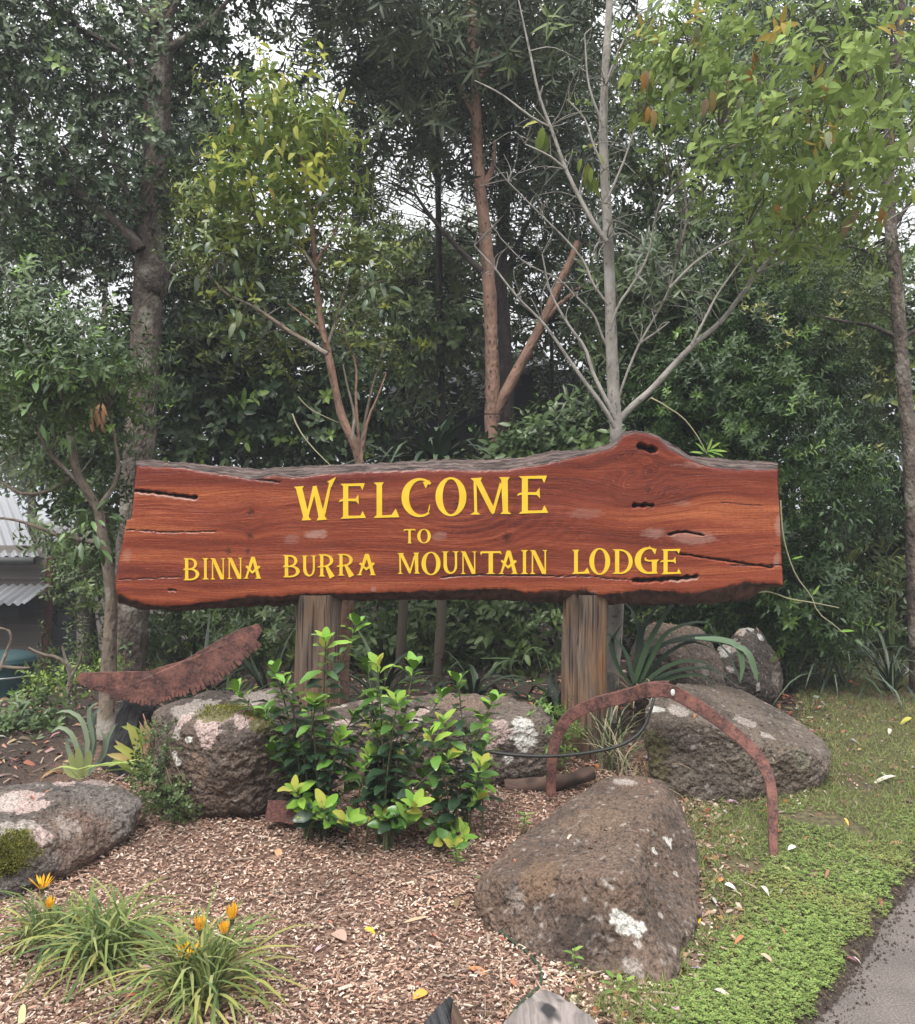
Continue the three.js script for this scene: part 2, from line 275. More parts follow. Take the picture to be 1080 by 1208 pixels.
  const face = (s, v) => { const lx = leftX(v), rx = rightX(v), x = lx + (rx - lx) * s, a = yTF(x), b = yBF(x); return [x, a + (b - a) * v]; };
  for (let j = 0; j <= NY; j++) for (let i = 0; i <= NX; i++) {
    const [x, y] = face(i / NX, j / NY), [, de] = crack(x, y), rim = Math.min(i, NX - i, j * 1.5, (NY - j) * 1.5), round = 0.006 * Math.exp(-rim / 2.2);
    const p = P(x, y, D); p.z -= de + round - 0.006 * noise(x * 0.012, y * 0.02) - 0.0015 * noise(x * 0.06, y * 0.1);
    pos.push(p.x, p.y, p.z); uv.push((x - X0) / (X1 - X0), (Y1 - y) / (Y1 - Y0));
  }
  for (let j = 0; j < NY; j++) for (let i = 0; i < NX; i++) { const a = j * (NX + 1) + i, b = a + NX + 1; idx.push(a, b, a + 1, a + 1, b, b + 1); }
  const slab = part('slab', bg(pos, idx, uv), wm, sign);
  // bark along the top, dark waney edge underneath, sawn ends, back
  const strip = (nx, ny, fn) => { const p = [], q = [], ix = []; for (let j = 0; j <= ny; j++) for (let i = 0; i <= nx; i++) { const o = fn(i / nx, j / ny); p.push(o.x, o.y, o.z); q.push(o.u ?? o.x * 1, o.w ?? j / ny * 0.2); } for (let j = 0; j < ny; j++) for (let i = 0; i < nx; i++) { const a = j * (nx + 1) + i, b = a + nx + 1; ix.push(a, a + 1, b, b, a + 1, b + 1); } return bg(p, ix, q); };
  const bark = tex(1024, 256, (u, v) => { const n = fbm(u * 3.5, v * 24, 3, 4), g = noise(u * 7, v * 90, 8); const t = clamp(0.4 + n * 1.3 + 0.5 * g); let c = mix3([0.03, 0.021, 0.019], [0.17, 0.122, 0.11], t); if (noise(u * 12, v * 60, 6) > 0.36) c = mix3(c, [0.3, 0.24, 0.22], 0.5); return c; });
  const bm = new THREE.MeshStandardMaterial({ map: bark, roughness: 0.95 });
  const dk = tex(512, 128, (u, v) => { const n = fbm(u * 16, v * 10, 3, 4); return mix3([0.045, 0.027, 0.022], [0.2, 0.095, 0.07], clamp(0.4 + n * 1.2)); });
  const dm = new THREE.MeshStandardMaterial({ map: dk, roughness: 0.95 });
  const TH = 0.13;
  part('bark_edge', strip(520, 12, (s, t) => {
    const v = 0, x = leftX(v) + (rightX(v) - leftX(v)) * s, a = yTF(x), b = yTS(x), p = P(x, lerp(a, b, t), D + TH * t * 0.8); p.z -= 0.003;
    const r = 0.02 * fbm(x * 0.02, t * 6, 3) + 0.009 * noise(x * 0.08, t * 14); p.y += t > 0 ? r * Math.sin(Math.PI * Math.min(1, t * 1.4)) * 0.8 : 0; p.z += t > 0 ? r : 0; return Object.assign(p, { u: x * 0.006, w: t * 0.25 });
  }), bm, sign);
  part('under_edge', strip(520, 12, (s, t) => {
    const v = 1, x = leftX(v) + (rightX(v) - leftX(v)) * s, a = yBF(x), b = yBS(x), p = P(x, lerp(a, b, Math.sin(t * 1.57)), D + TH * t); p.z -= 0.003;
    const r = 0.03 * fbm(x * 0.05, t * 3, 9) + 0.008 * noise(x * 0.3, t * 7, 2); p.z += t > 0 ? r : 0; p.y += t > 0 ? r * 0.4 : 0; return Object.assign(p, { u: x * 0.006, w: t * 0.25 });
  }), dm, sign);
  const endM = mat([0.32, 0.2, 0.16], 0.9, { map: bark });
  for (const side of [0, 1]) part('sawn_end', strip(40, 4, (s, t) => { const [x, y] = face(side, s), p = P(x, y, D + 0.004 + TH * t); if (side) p.x -= 0.0; return Object.assign(p, { u: t * 0.2, w: s }); }), endM, sign);
  part('back_face', strip(80, 8, (s, t) => { const x = lerp(leftX(t), rightX(t), s); return P(x, lerp(yTS(x), yBS(x), t), D + TH); }), dm, sign);

  // letters, painted yellow in carved outlines; polygons in their own box, y down
  const ring = (cx, cy, rx, ry, ix, iy, sh = 0, a0 = 0, a1 = 6.2832, n = 40) => { const o = [], q = []; for (let k = 0; k <= n; k++) { const a = lerp(a0, a1, k / n); o.push([cx + rx * Math.cos(a), cy + ry * Math.sin(a)]); q.push([cx + sh + ix * Math.cos(a), cy + iy * Math.sin(a)]); } return [...o, ...q.reverse()]; };
  const serif = (x0, x1, y, s, a, b) => [[x0, y], [x1, y], [b, y + s], [a, y + s]];
  const stem = (a, b, x0, x1, x2, x3) => [serif(x0, x1, 0, 0.07, a, b), [[a, 0.05], [b, 0.05], [b, 0.95], [a, 0.95]], serif(x2, x3, 1, -0.07, a, b)];
  const G = {
    W: [[[0.0, 0.23], [0.24, 0.21], [0.2, 0.27], [0.33, 0.8], [0.355, 0.93], [0.41, 0.99], [0.18, 1], [0.22, 0.92], [0.05, 0.27]], [[0.3, 0.85], [0.445, 0.23], [0.51, 0.33], [0.35, 0.88]], [[0.44, 0.22], [0.53, 0.205], [0.7, 0.82], [0.74, 0.93], [0.78, 0.98], [0.53, 1], [0.58, 0.92]], [[0.66, 0.83], [0.8, 0.25], [0.87, 0.22], [0.735, 0.87]], [[0.99, 0], [0.875, 0.24], [0.8, 0.27], [0.825, 0.14], [0.775, 0.115]]],
    E: [[[0.16, 0.03], [0.35, 0.03], [0.35, 0.97], [0.16, 0.97]], [[0.06, 0.02], [0.96, 0], [0.87, 0.2], [0.8, 0.08], [0.16, 0.085]], [[0.06, 1], [1, 0.975], [0.88, 0.78], [0.8, 0.91], [0.2, 0.92], [0.15, 0.94]], [[0, 0.54], [0.05, 0.47], [0.16, 0.44], [0.62, 0.435], [0.72, 0.32], [0.74, 0.6], [0.64, 0.51], [0.16, 0.5], [0.06, 0.52]]],
    L: [[[0.12, 0.04], [0.33, 0.04], [0.33, 0.96], [0.12, 0.96]], [[0, 0.01], [0.4, 0], [0.33, 0.08], [0.12, 0.08]], [[0, 1], [0.12, 0.92], [0.33, 0.93], [0.7, 0.91], [0.86, 0.74], [1, 0.98]]],
    C: [ring(0.62, 0.5, 0.62, 0.5, 0.42, 0.44, 0.06, 0.95, 5.45), [[0.98, 0.06], [0.84, 0.27], [0.74, 0.1]], [[0.97, 0.68], [0.99, 0.68], [0.98, 0.8], [0.9, 0.92], [0.92, 0.82]]],
    O: [ring(0.5, 0.5, 0.5, 0.5, 0.27, 0.45)],
    M: [[[0.08, 0.06], [0.15, 0.1], [0.17, 0.94], [0.1, 0.94]], serif(0, 0.25, 1, -0.07, 0.1, 0.17), [[0, 0.03], [0.29, 0.01], [0.25, 0.09], [0.08, 0.1]], [[0.1, 0.08], [0.24, 0.06], [0.6, 0.87], [0.55, 1], [0.49, 0.93]], [[0.52, 0.94], [0.72, 0.14], [0.78, 0.2], [0.585, 0.97]], [[0.75, 0.05], [0.91, 0.05], [0.92, 0.94], [0.79, 0.94]], serif(0.7, 0.96, 0, 0.08, 0.76, 0.91), serif(0.73, 1, 0.985, -0.07, 0.79, 0.92)],
    T: [[[0.4, 0.05], [0.6, 0.05], [0.6, 0.95], [0.4, 0.95]], [[0, 0.06], [0.06, 0.02], [0.96, 0], [1, 0.16], [0.9, 0.09], [0.1, 0.1], [0.05, 0.2]], serif(0.28, 0.72, 1, -0.06, 0.4, 0.6)],
    I: stem(0.3, 0.7, 0, 1, 0, 1),
    N: [...stem(0.12, 0.2, 0, 0.3, 0.02, 0.34), [[0.1, 0.02], [0.32, 0.02], [0.92, 0.94], [0.92, 1], [0.7, 1]], [[0.84, 0.05], [0.92, 0.05], [0.92, 0.97], [0.84, 0.97]], serif(0.7, 1, 0, 0.06, 0.84, 0.92)],
    A: [[[0.44, 0], [0.62, 0], [0.62, 0.06], [0.22, 0.94], [0.12, 0.94]], serif(0, 0.3, 1, -0.06, 0.12, 0.22), [[0.48, 0.04], [0.64, 0.02], [0.95, 0.95], [0.76, 0.95]], serif(0.66, 1, 1, -0.06, 0.75, 0.95), [[0.12, 0.45], [0.22, 0.4], [0.5, 0.66], [0.84, 0.4], [0.96, 0.45], [0.9, 0.52], [0.5, 0.78], [0.2, 0.52]]],
    U: [[[0.1, 0.04], [0.3, 0.04], [0.3, 0.66], [0.1, 0.66]], serif(0, 0.42, 0, 0.06, 0.1, 0.3), ring(0.5, 0.64, 0.4, 0.36, 0.22, 0.28, 0.04, 0, 3.1416), [[0.76, 0.04], [0.9, 0.04], [0.9, 0.66], [0.78, 0.66]], serif(0.62, 1, 0, 0.06, 0.76, 0.9)],
    B: [...stem(0.12, 0.32, 0.02, 0.5, 0, 0.5), ring(0.42, 0.26, 0.44, 0.26, 0.24, 0.19, 0.03, -1.5708, 1.5708), ring(0.42, 0.73, 0.58, 0.27, 0.34, 0.2, 0.03, -1.5708, 1.5708), [[0.3, 0], [0.44, 0], [0.44, 0.06], [0.3, 0.06]], [[0, 0.54], [0.06, 0.47], [0.5, 0.47], [0.5, 0.53]], [[0.3, 0.94], [0.44, 0.94], [0.44, 1], [0.3, 1]]],
    R: [...stem(0.16, 0.34, 0.04, 0.5, 0.06, 0.46), ring(0.42, 0.28, 0.5, 0.28, 0.27, 0.21, 0.04, -1.5708, 1.5708), [[0.3, 0], [0.44, 0], [0.44, 0.06], [0.3, 0.06]], [[0, 0.6], [0.06, 0.53], [0.5, 0.5], [0.52, 0.56], [0.12, 0.59]], [[0.44, 0.52], [0.6, 0.52], [1, 0.98], [0.72, 1.1]]],
    D: [...stem(0.14, 0.34, 0, 0.46, 0, 0.5), ring(0.4, 0.5, 0.6, 0.5, 0.38, 0.43, 0.03, -1.5708, 1.5708), [[0.3, 0], [0.42, 0], [0.42, 0.06], [0.3, 0.06]], [[0.3, 0.94], [0.42, 0.94], [0.42, 1], [0.3, 1]]],
    G: [ring(0.56, 0.5, 0.56, 0.5, 0.36, 0.43, 0.05, 0.9, 5.2), [[0.9, 0.06], [0.84, 0.27], [0.7, 0.09]], [[0.7, 0.48], [0.92, 0.48], [0.9, 0.9], [0.96, 0.98], [0.62, 1], [0.72, 0.9]], [[0.4, 0.4], [0.48, 0.38], [0.46, 0.44], [0.6, 0.48], [1, 0.46], [0.94, 0.54], [0.56, 0.54], [0.42, 0.5]], [[0.58, 0.0], [0.62, -0.05], [0.66, 0.04]]],
  };
  const ym = tex(128, 128, (u, v) => { const n = fbm(u * 9, v * 9, 2, 3); return mix3([0.74, 0.46, 0.02], [0.88, 0.6, 0.035], clamp(0.6 + n)); });
  const yellow = new THREE.MeshStandardMaterial({ map: ym, roughness: 0.55 });
  const L = [['W', 347, 397.5, 562.5, 614], ['E', 400, 432, 570, 612], ['L', 441, 471.5, 569, 611], ['C', 474, 508, 564, 610], ['O', 514, 550.5, 563, 609], ['M', 555, 603.5, 563, 607], ['E', 610, 647, 561, 606],
    ['T', 476.5, 490.5, 624, 641], ['O', 492.5, 508.5, 624, 641],
    ['B', 216.5, 235.5, 658.5, 684.5], ['I', 239, 246.7, 658.5, 683.5], ['N', 248.5, 266, 658.5, 683.5], ['N', 268, 286.5, 658, 683], ['A', 287.5, 308.5, 657, 682.5],
    ['B', 334, 354, 655, 681], ['U', 356.5, 373.5, 655.5, 680], ['R', 375, 395, 654, 680], ['R', 397.5, 418, 653.5, 679], ['A', 421, 443.5, 653.5, 678.5],
    ['M', 469, 496, 652, 677], ['O', 497.5, 520, 651, 678.5], ['U', 521.5, 541.5, 650.5, 677], ['N', 543.5, 562.5, 650.5, 677], ['T', 566.5, 592, 650, 677], ['A', 588, 611, 649.5, 677], ['I', 614.5, 623.5, 649, 677], ['N', 625, 646, 649, 677],
    ['L', 675, 696, 648.5, 677], ['O', 695.5, 720, 646.5, 678], ['D', 722.5, 746.5, 648, 677], ['G', 749, 777.5, 645.5, 677], ['E', 779, 804, 647.5, 677.5]];
  for (const [ch, x0, x1, y0, y1] of L) {
    const gs = G[ch].map((poly, k) => {
      const pts = poly.map(([a, b]) => { const p = P(lerp(x0, x1, a), lerp(y0, y1, b), D); return new THREE.Vector2(p.x, p.y); });
      const g = new THREE.ExtrudeGeometry(new THREE.Shape(pts), { depth: 0.006 + 0.00035 * k, bevelEnabled: false }); g.translate(0, 0, -D - 0.001 + 0.0021); return g;
    });
    const g = mergeGeometries(gs), q = g.attributes.position; for (let i = 0; i < q.count; i++) { const x = CX + q.getX(i) / D * F, y = CY - (q.getY(i) - EYE) / D * F; q.setZ(i, q.getZ(i) + 0.006 * noise(x * 0.012, y * 0.02) - 0.003); }
    part('letter', g, yellow, slab);
  }
  // log posts
  const pw = tex(512, 512, (u, v) => { const n = fbm(u * 26, v * 3, 3, 4), s = noise(u * 80, v * 4, 7), m = fbm(u * 3, v * 2, 5, 3); let c = mix3([0.06, 0.04, 0.028], [0.25, 0.185, 0.14], clamp(0.5 + n * 0.8 + m * 0.5)); if (s > 0.22) c = mix3(c, [0.025, 0.018, 0.014], clamp((s - 0.22) * 4)); return mix3(c, [0.23, 0.11, 0.045], clamp(0.25 + m * 2.2)); });
  const pb = tex(512, 512, (u, v) => 0.5 + 0.7 * fbm(u * 26, v * 3, 3, 4) - 0.4 * Math.max(0, noise(u * 80, v * 4, 7)), { srgb: false });
  const pm = new THREE.MeshStandardMaterial({ map: pw, bumpMap: pb, bumpScale: 0.035, roughness: 0.95 });
  const post = (xl, xr, d, bot, sd) => {
    const c = P((xl + xr) / 2, 700, d), R = (xr - xl) / 2 / F * d, y1 = P(0, 700, d).y, p = [], q = [], ix = [], nk = 72, nj = 30;
    for (let j = 0; j <= nj; j++) for (let k = 0; k <= nk; k++) {
      const t = j / nj, a = k / nk * 6.2832, y = lerp(bot, y1, t), ca = Math.cos(a), sa = Math.sin(a);
      const r = R * (1 + 0.16 * noise(ca * 1.7 + sd, y * 0.9, sa * 1.7) + 0.05 * (1 - t) + 0.06 * noise(ca * 8 + sd, y * 1.2, sa * 8) + 0.02 * noise(ca * 20, y * 3, sa * 20)) - 0.035 * ss(0.5, 0.7, noise(ca * 5, sd, sa * 5) + 0.4 * noise(y * 2, sd));
      p.push(c.x + ca * r + 0.01 * noise(y * 2, sd), y, c.z + sa * r); q.push(k / nk * 0.9 + sd, y * 0.8);
    }
    for (let j = 0; j < nj; j++) for (let k = 0; k < nk; k++) { const a = j * (nk + 1) + k, b = a + nk + 1; ix.push(a, b, a + 1, a + 1, b, b + 1); }
    part('post', bg(p, ix, q), pm, sign);
  };
  post(351, 402, 5.56, 0.02, 1.3); post(664, 714, 5.56, 0.0, 4.1);
}
// ---------------------------------------------------------------- boulders
const rockBump = tex(512, 512, (u, v) => 0.5 + 0.7 * fbm(u * 26, v * 26, 7, 5), { srgb: false });
const rockGrain = tex(512, 512, (u, v) => { const n = noise(u * 90, v * 90, 2), m = noise(u * 210, v * 210, 5); const k = 0.8 + 0.55 * n + 0.5 * m; return [k, k * 0.985, k * 0.96]; });
const rockMat = new THREE.MeshStandardMaterial({ vertexColors: true, map: rockGrain, bumpMap: rockBump, bumpScale: 0.03, roughness: 0.93 });
const mossGeo = leafGeo(0.012, 0.006, { rings: [0.5] });
const mossMat = mat([1, 1, 1], 0.9);
const ROCKS = [];
// uv in metres, each face seen along its main axis
function boxed(g) { const q = g.toNonIndexed(), p = q.attributes.position, n = q.attributes.normal, uv = new Float32Array(p.count * 2); for (let i = 0; i < p.count; i += 3) { let x = 0, y = 0, z = 0; for (let k = 0; k < 3; k++) { x += Math.abs(n.getX(i + k)); y += Math.abs(n.getY(i + k)); z += Math.abs(n.getZ(i + k)); } for (let k = 0; k < 3; k++) { const a = p.getX(i + k), b = p.getY(i + k), c = p.getZ(i + k); const [u, v] = x > y && x > z ? [c + 0.3, b + 0.1] : y > z ? [a + 0.7, c + 0.2] : [a, b]; uv[(i + k) * 2] = u * 1.2; uv[(i + k) * 2 + 1] = v * 1.2; } } q.setAttribute('uv', new THREE.BufferAttribute(uv, 2)); return q; }
// hull points [px, py, distance]; the stone is their hull with worn edges and a rough skin. paint(p, n, q) gives its colour, q = photograph pixels of the point
function boulder(label, hull, paint, { name = 'boulder', seed = 1, sharp = 14, rough = 0.035, detail = 56, group, dents = [] } = {}) {
  const pts = hull.map(h => P(...h)), ctr = pts.reduce((a, p) => a.add(p), V(0, 0, 0)).multiplyScalar(1 / pts.length), ch = new ConvexHull().setFromPoints(pts);
  const planes = ch.faces.map(f => ({ n: f.normal, d: f.normal.dot(f.midpoint.clone().sub(ctr)) }));
  let g = new THREE.IcosahedronGeometry(1, detail); g.deleteAttribute('uv'); g.deleteAttribute('normal'); g = mergeVertices(g, 1e-5);
  const ps = g.attributes.position, uv = [], v = V(0, 0, 0);
  const size = Math.max(...planes.map(p => p.d));
  for (let i = 0; i < ps.count; i++) {
    v.fromBufferAttribute(ps, i).normalize(); let s = 0;
    for (const p of planes) { const c = v.dot(p.n); if (c > 0.02) s += Math.pow(c / p.d, sharp); }
    let r = Math.pow(s, -1 / sharp) * 1.035; const w = v.clone().multiplyScalar(r).add(ctr);
    r *= 1; let k = rough * (fbm(w.x * 2.6 + seed, w.y * 2.6, w.z * 2.6, 3) * 1.7 + 0.75 * fbm(w.x * 10, w.y * 10 + seed, w.z * 10, 4) + 0.22 * fbm(w.x * 45, w.y * 45, w.z * 45 + seed, 2)); for (const [o, rr, dp] of dents) k -= dp * Math.exp(-w.distanceToSquared(o) / (rr * rr));
    w.addScaledVector(v, k); ps.setXYZ(i, w.x, w.y, w.z);
  }
  g.computeVertexNormals();
  const nn = g.attributes.normal, col = new Float32Array(ps.count * 3), n = V(0, 0, 0);
  for (let i = 0; i < ps.count; i++) { v.fromBufferAttribute(ps, i); n.fromBufferAttribute(nn, i); const c = paint(v, n); col.set(c, i * 3); }
  g.setAttribute('color', new THREE.BufferAttribute(col, 3));
  const base = V(ctr.x, groundY(ctr.x, -ctr.z), ctr.z), t = thing(name, base, label, 'boulder', group);
  part('stone', g, rockMat, t); ROCKS.push({ g, t }); t.userData.label = label; t.geo = g; return t;
}
// where a sight line first meets the stone (nearest vertex to it that faces the lens)
function onRock(t, px, py) { const ps = t.geo.attributes.position, d = V((px - CX) / F, -(py - CY) / F, -1).normalize(), e = V(0, EYE, 0), v = V(0, 0, 0); let best = null, bs = 1e9; for (let i = 0; i < ps.count; i++) { v.fromBufferAttribute(ps, i).sub(e); const a = v.dot(d), q = Math.sqrt(Math.max(0, v.lengthSq() - a * a)), s = q + a * 0.06; if (s < bs) { bs = s; best = v.clone().add(e); } } return best; }
// patches of growth: [centre, radius, colour, strength]
const patchy = (list) => (p, c, f = 9) => { for (const [o, r, k, a = 1] of list) { const q = p.distanceTo(o) / r; if (q < 2) { const g = 1.1 / r, e = q + 0.7 * fbm(p.x * g, p.y * g, p.z * g, 2) + 0.5 * fbm(p.x * 38, p.y * 38, p.z * 38, 3); if (e < 1.0) c = mix3(c, k, a * ss(1.0, 0.86, e) * (0.8 + 0.35 * noise(p.x * 90, p.y * 90, p.z * 90))); } } return c; };
function stone(base, dark, warm, sd) {
  return (p, n) => {
    const a = fbm(p.x * 3.3 + sd, p.y * 3.3, p.z * 3.3, 4), b = fbm(p.x * 14, p.y * 14 + sd, p.z * 14, 4), s = noise(p.x * 60, p.y * 60, p.z * 60);
    let c = mix3(base, dark, clamp(0.42 + a * 1.7 + b * 0.5)); c = mix3(c, warm, clamp(0.15 + 1.5 * fbm(p.x * 2.1, p.y * 2.1 + 9, p.z * 2.1 + sd, 3)));
    const sp = fbm(p.x * 32, p.y * 32, p.z * 32 + sd, 2); if (sp > 0.2) c = mix3(c, [0.38, 0.34, 0.31], clamp((sp - 0.2) * 5)); if (sp < -0.2) c = mix3(c, [0.035, 0.028, 0.024], clamp((-0.2 - sp) * 5)); if (s > 0.25) c = mix3(c, [0.03, 0.026, 0.022], 0.5);
    return c;
  };
}
const LICH = [0.56, 0.5, 0.46], PINK = [0.55, 0.42, 0.39], WHITE = [0.72, 0.71, 0.67], MOSS = [0.13, 0.135, 0.02];
function moss(t, px, py, r, n, sd) {                                 // a cushion of moss tips standing on the stone
  const c = onRock(t, px, py), ps = t.geo.attributes.position, nn = t.geo.attributes.normal, rd = rng(sd), near = [], v = V(0, 0, 0), m = V(0, 0, 0);
  for (let i = 0; i < ps.count; i++) { v.fromBufferAttribute(ps, i); if (v.distanceTo(c) < r * (1 + 0.9 * fbm(v.x * 11, v.y * 11, v.z * 11 + sd, 3))) near.push(i); }
  if (!near.length) return; const list = [];
  for (let k = 0; k < n; k++) { const i = near[Math.floor(rd() * near.length)]; v.fromBufferAttribute(ps, i); m.fromBufferAttribute(nn, i); v.add(V(rd() - 0.5, rd() - 0.5, rd() - 0.5).multiplyScalar(0.022)); v.addScaledVector(m, 0.002); list.push({ m: aim(v.clone(), m.clone().add(V(rd() - 0.5, rd() * 0.5, rd() - 0.5)), V(rd() - 0.5, rd() - 0.5, rd() - 0.5), 0.6 + rd() * 0.7), c: mix3([0.09, 0.1, 0.012], [0.26, 0.25, 0.035], rd()) }); }
  copies('moss', mossGeo, mossMat, list, t);
}
let front, mid, back, leftb, rightb;
{
  const painter = (st, pick) => { const pl = []; const f = patchy(pl); let first = true; return { f: (p, n) => f(p, st(p, n)), pl }; };
  const make = (label, hull, st, marks, opt) => {                    // paint needs the finished shape: build, then mark
    const t = boulder(label, hull, st, opt), pl = marks.map(([px, py, r, k, a]) => [onRock(t, px, py), r, k, a]), f = patchy(pl), ps = t.geo.attributes.position, c = t.geo.attributes.color, v = V(0, 0, 0);
    for (let i = 0; i < ps.count; i++) { v.fromBufferAttribute(ps, i); const o = f(v, [c.getX(i), c.getY(i), c.getZ(i)]); c.setXYZ(i, ...o); } t.children[0].geometry = boxed(t.geo); return t;
  };
  front = make('large brown front boulder with two round white lichen spots, beside the clover lawn', [[574, 1106, 3.5], [564, 1056, 3.66], [640, 1132, 3.27], [700, 1142, 3.2], [745, 1162, 3.1], [792, 1175, 3.04], [808, 1128, 3.2], [822, 1060, 3.62], [818, 1010, 3.95], [800, 965, 4.22], [785, 922, 4.4], [740, 912, 4.45], [706, 924, 4.35], [640, 970, 4.02], [590, 1008, 3.78], [574, 1036, 3.56], [660, 1024, 3.42], [748, 1040, 3.3], [800, 940, 4.35], [738, 960, 4.1], [600, 1150, 3.7], [790, 1220, 3.3], [815, 1120, 4.2], [650, 1080, 4.4]],
    stone([0.175, 0.122, 0.094], [0.066, 0.046, 0.036], [0.22, 0.14, 0.1], 3), [[737, 1092, 0.036, WHITE], [752, 1098, 0.03, WHITE], [730, 1082, 0.03, WHITE], [789, 995, 0.03, WHITE], [773, 1004, 0.017, WHITE], [735, 972, 0.014, LICH], [798, 1032, 0.013, LICH], [738, 922, 0.055, LICH, 0.8], [745, 1140, 0.035, LICH, 0.55], [610, 1058, 0.05, LICH, 0.3], [635, 1030, 0.1, [0.26, 0.16, 0.09], 0.5], [700, 965, 0.13, [0.25, 0.17, 0.115], 0.55], [780, 1080, 0.014, LICH], [752, 1113, 0.014, LICH]], { seed: 4, detail: 100, sharp: 46, rough: 0.045, dents: [[P(786, 1095, 3.3), 0.14, 0.1], [P(782, 1040, 3.55), 0.11, 0.07], [P(680, 985, 3.75), 0.17, 0.05], [P(640, 1085, 3.42), 0.1, 0.02]] });
  mid = make('rounded boulder under the rusty saw blade with moss and pink lichen on top', [[178, 872, 4.75], [184, 838, 4.85], [215, 819, 5.0], [290, 811, 5.05], [350, 812, 4.95], [358, 860, 4.65], [352, 910, 4.6], [336, 945, 4.55], [262, 967, 4.46], [215, 958, 4.5], [190, 912, 4.56], [230, 852, 4.5], [325, 850, 4.5], [270, 885, 4.38], [200, 980, 4.9], [340, 980, 5.0]],
    stone([0.15, 0.115, 0.095], [0.055, 0.042, 0.036], [0.17, 0.11, 0.08], 8), [[215, 848, 0.06, PINK], [240, 852, 0.05, PINK], [245, 861, 0.07, PINK], [288, 850, 0.05, PINK], [208, 866, 0.04, LICH], [222, 872, 0.02, WHITE], [245, 877, 0.035, PINK], [265, 845, 0.1, PINK, 0.7], [230, 832, 0.14, LICH, 0.6], [300, 825, 0.12, LICH, 0.45], [206, 891, 0.025, WHITE], [210, 900, 0.02, WHITE], [262, 838, 0.12, MOSS, 0.9], [310, 850, 0.07, MOSS, 0.7], [233, 905, 0.07, [0.25, 0.17, 0.12], 0.7], [200, 925, 0.08, [0.24, 0.16, 0.11], 0.6]], { seed: 11, detail: 84, rough: 0.045, sharp: 22 });
  moss(mid, 266, 837, 0.12, 900, 5); moss(mid, 300, 845, 0.06, 300, 6);
  back = make('long low boulder behind the glossy green shrub with large white lichen patch', [[344, 842, 5.05], [400, 824, 5.2], [470, 815, 5.3], [560, 815, 5.3], [620, 819, 5.25], [650, 838, 5.1], [658, 878, 5.0], [648, 915, 4.98], [560, 932, 4.9], [400, 940, 4.9], [350, 930, 4.95], [345, 880, 4.95], [450, 850, 4.9], [600, 850, 4.9], [400, 960, 5.4], [640, 940, 5.4]],
    stone([0.19, 0.15, 0.125], [0.08, 0.062, 0.052], [0.22, 0.15, 0.115], 15), [[617, 866, 0.09, WHITE], [590, 865, 0.07, PINK], [575, 882, 0.06, PINK], [495, 840, 0.06, PINK], [487, 850, 0.05, LICH], [472, 873, 0.06, PINK], [405, 855, 0.05, PINK], [553, 893, 0.05, LICH], [600, 895, 0.03, WHITE], [398, 832, 0.05, LICH], [545, 828, 0.14, [0.27, 0.19, 0.15], 0.6], [440, 832, 0.1, PINK, 0.5]], { seed: 21, detail: 84, rough: 0.05 });
  leftb = make('grey boulder at the bed edge behind the orange flowers with moss and pink lichen', [[-70, 945, 4.2], [0, 922, 4.4], [60, 916, 4.5], [140, 915, 4.55], [172, 940, 4.4], [158, 985, 4.22], [110, 1015, 4.0], [50, 1052, 3.8], [-30, 1075, 3.7], [-80, 1010, 3.8], [0, 970, 3.85], [100, 945, 4.2], [30, 1000, 3.76], [120, 1040, 4.6], [-40, 1090, 4.3]],
    stone([0.19, 0.165, 0.15], [0.075, 0.065, 0.06], [0.19, 0.14, 0.115], 30), [[20, 940, 0.12, PINK], [32, 953, 0.075, PINK], [5, 945, 0.1, LICH, 0.8], [76, 924, 0.06, PINK], [120, 917, 0.1, PINK, 0.6], [46, 985, 0.06, PINK], [35, 972, 0.05, LICH, 0.6], [10, 980, 0.06, LICH, 0.6], [18, 1004, 0.1, MOSS], [5, 1010, 0.08, MOSS], [100, 985, 0.16, [0.2, 0.11, 0.075], 0.5], [80, 975, 0.06, LICH, 0.4]], { seed: 33, detail: 84, rough: 0.045 });
  moss(leftb, 18, 1004, 0.085, 1300, 7); moss(leftb, 4, 1012, 0.07, 600, 8);
  rightb = make('broad flat topped boulder behind the rusty iron arch', [[762, 832, 5.05], [772, 812, 5.25], [800, 805, 5.6], [862, 810, 5.8], [922, 835, 5.65], [962, 865, 5.4], [975, 892, 5.15], [970, 918, 5.0], [936, 946, 4.92], [850, 951, 4.8], [775, 932, 4.85], [766, 890, 4.84], [772, 850, 4.86], [840, 855, 4.84], [885, 884, 4.82], [960, 890, 4.98], [780, 985, 5.3], [950, 985, 5.3], [860, 1000, 5.7]],
    stone([0.2, 0.16, 0.13], [0.085, 0.066, 0.054], [0.2, 0.15, 0.11], 44), [[776, 836, 0.04, WHITE], [800, 838, 0.06, LICH, 0.7], [880, 850, 0.07, LICH, 0.6], [905, 868, 0.04, LICH, 0.7], [912, 828, 0.05, PINK, 0.5], [945, 850, 0.05, PINK, 0.5], [862, 838, 0.05, [0.3, 0.3, 0.2], 0.6], [945, 895, 0.06, [0.24, 0.24, 0.17], 0.6], [772, 880, 0.09, [0.09, 0.085, 0.02], 0.8], [775, 910, 0.07, [0.1, 0.09, 0.025], 0.7]], { seed: 52, detail: 84, sharp: 34, rough: 0.04 });
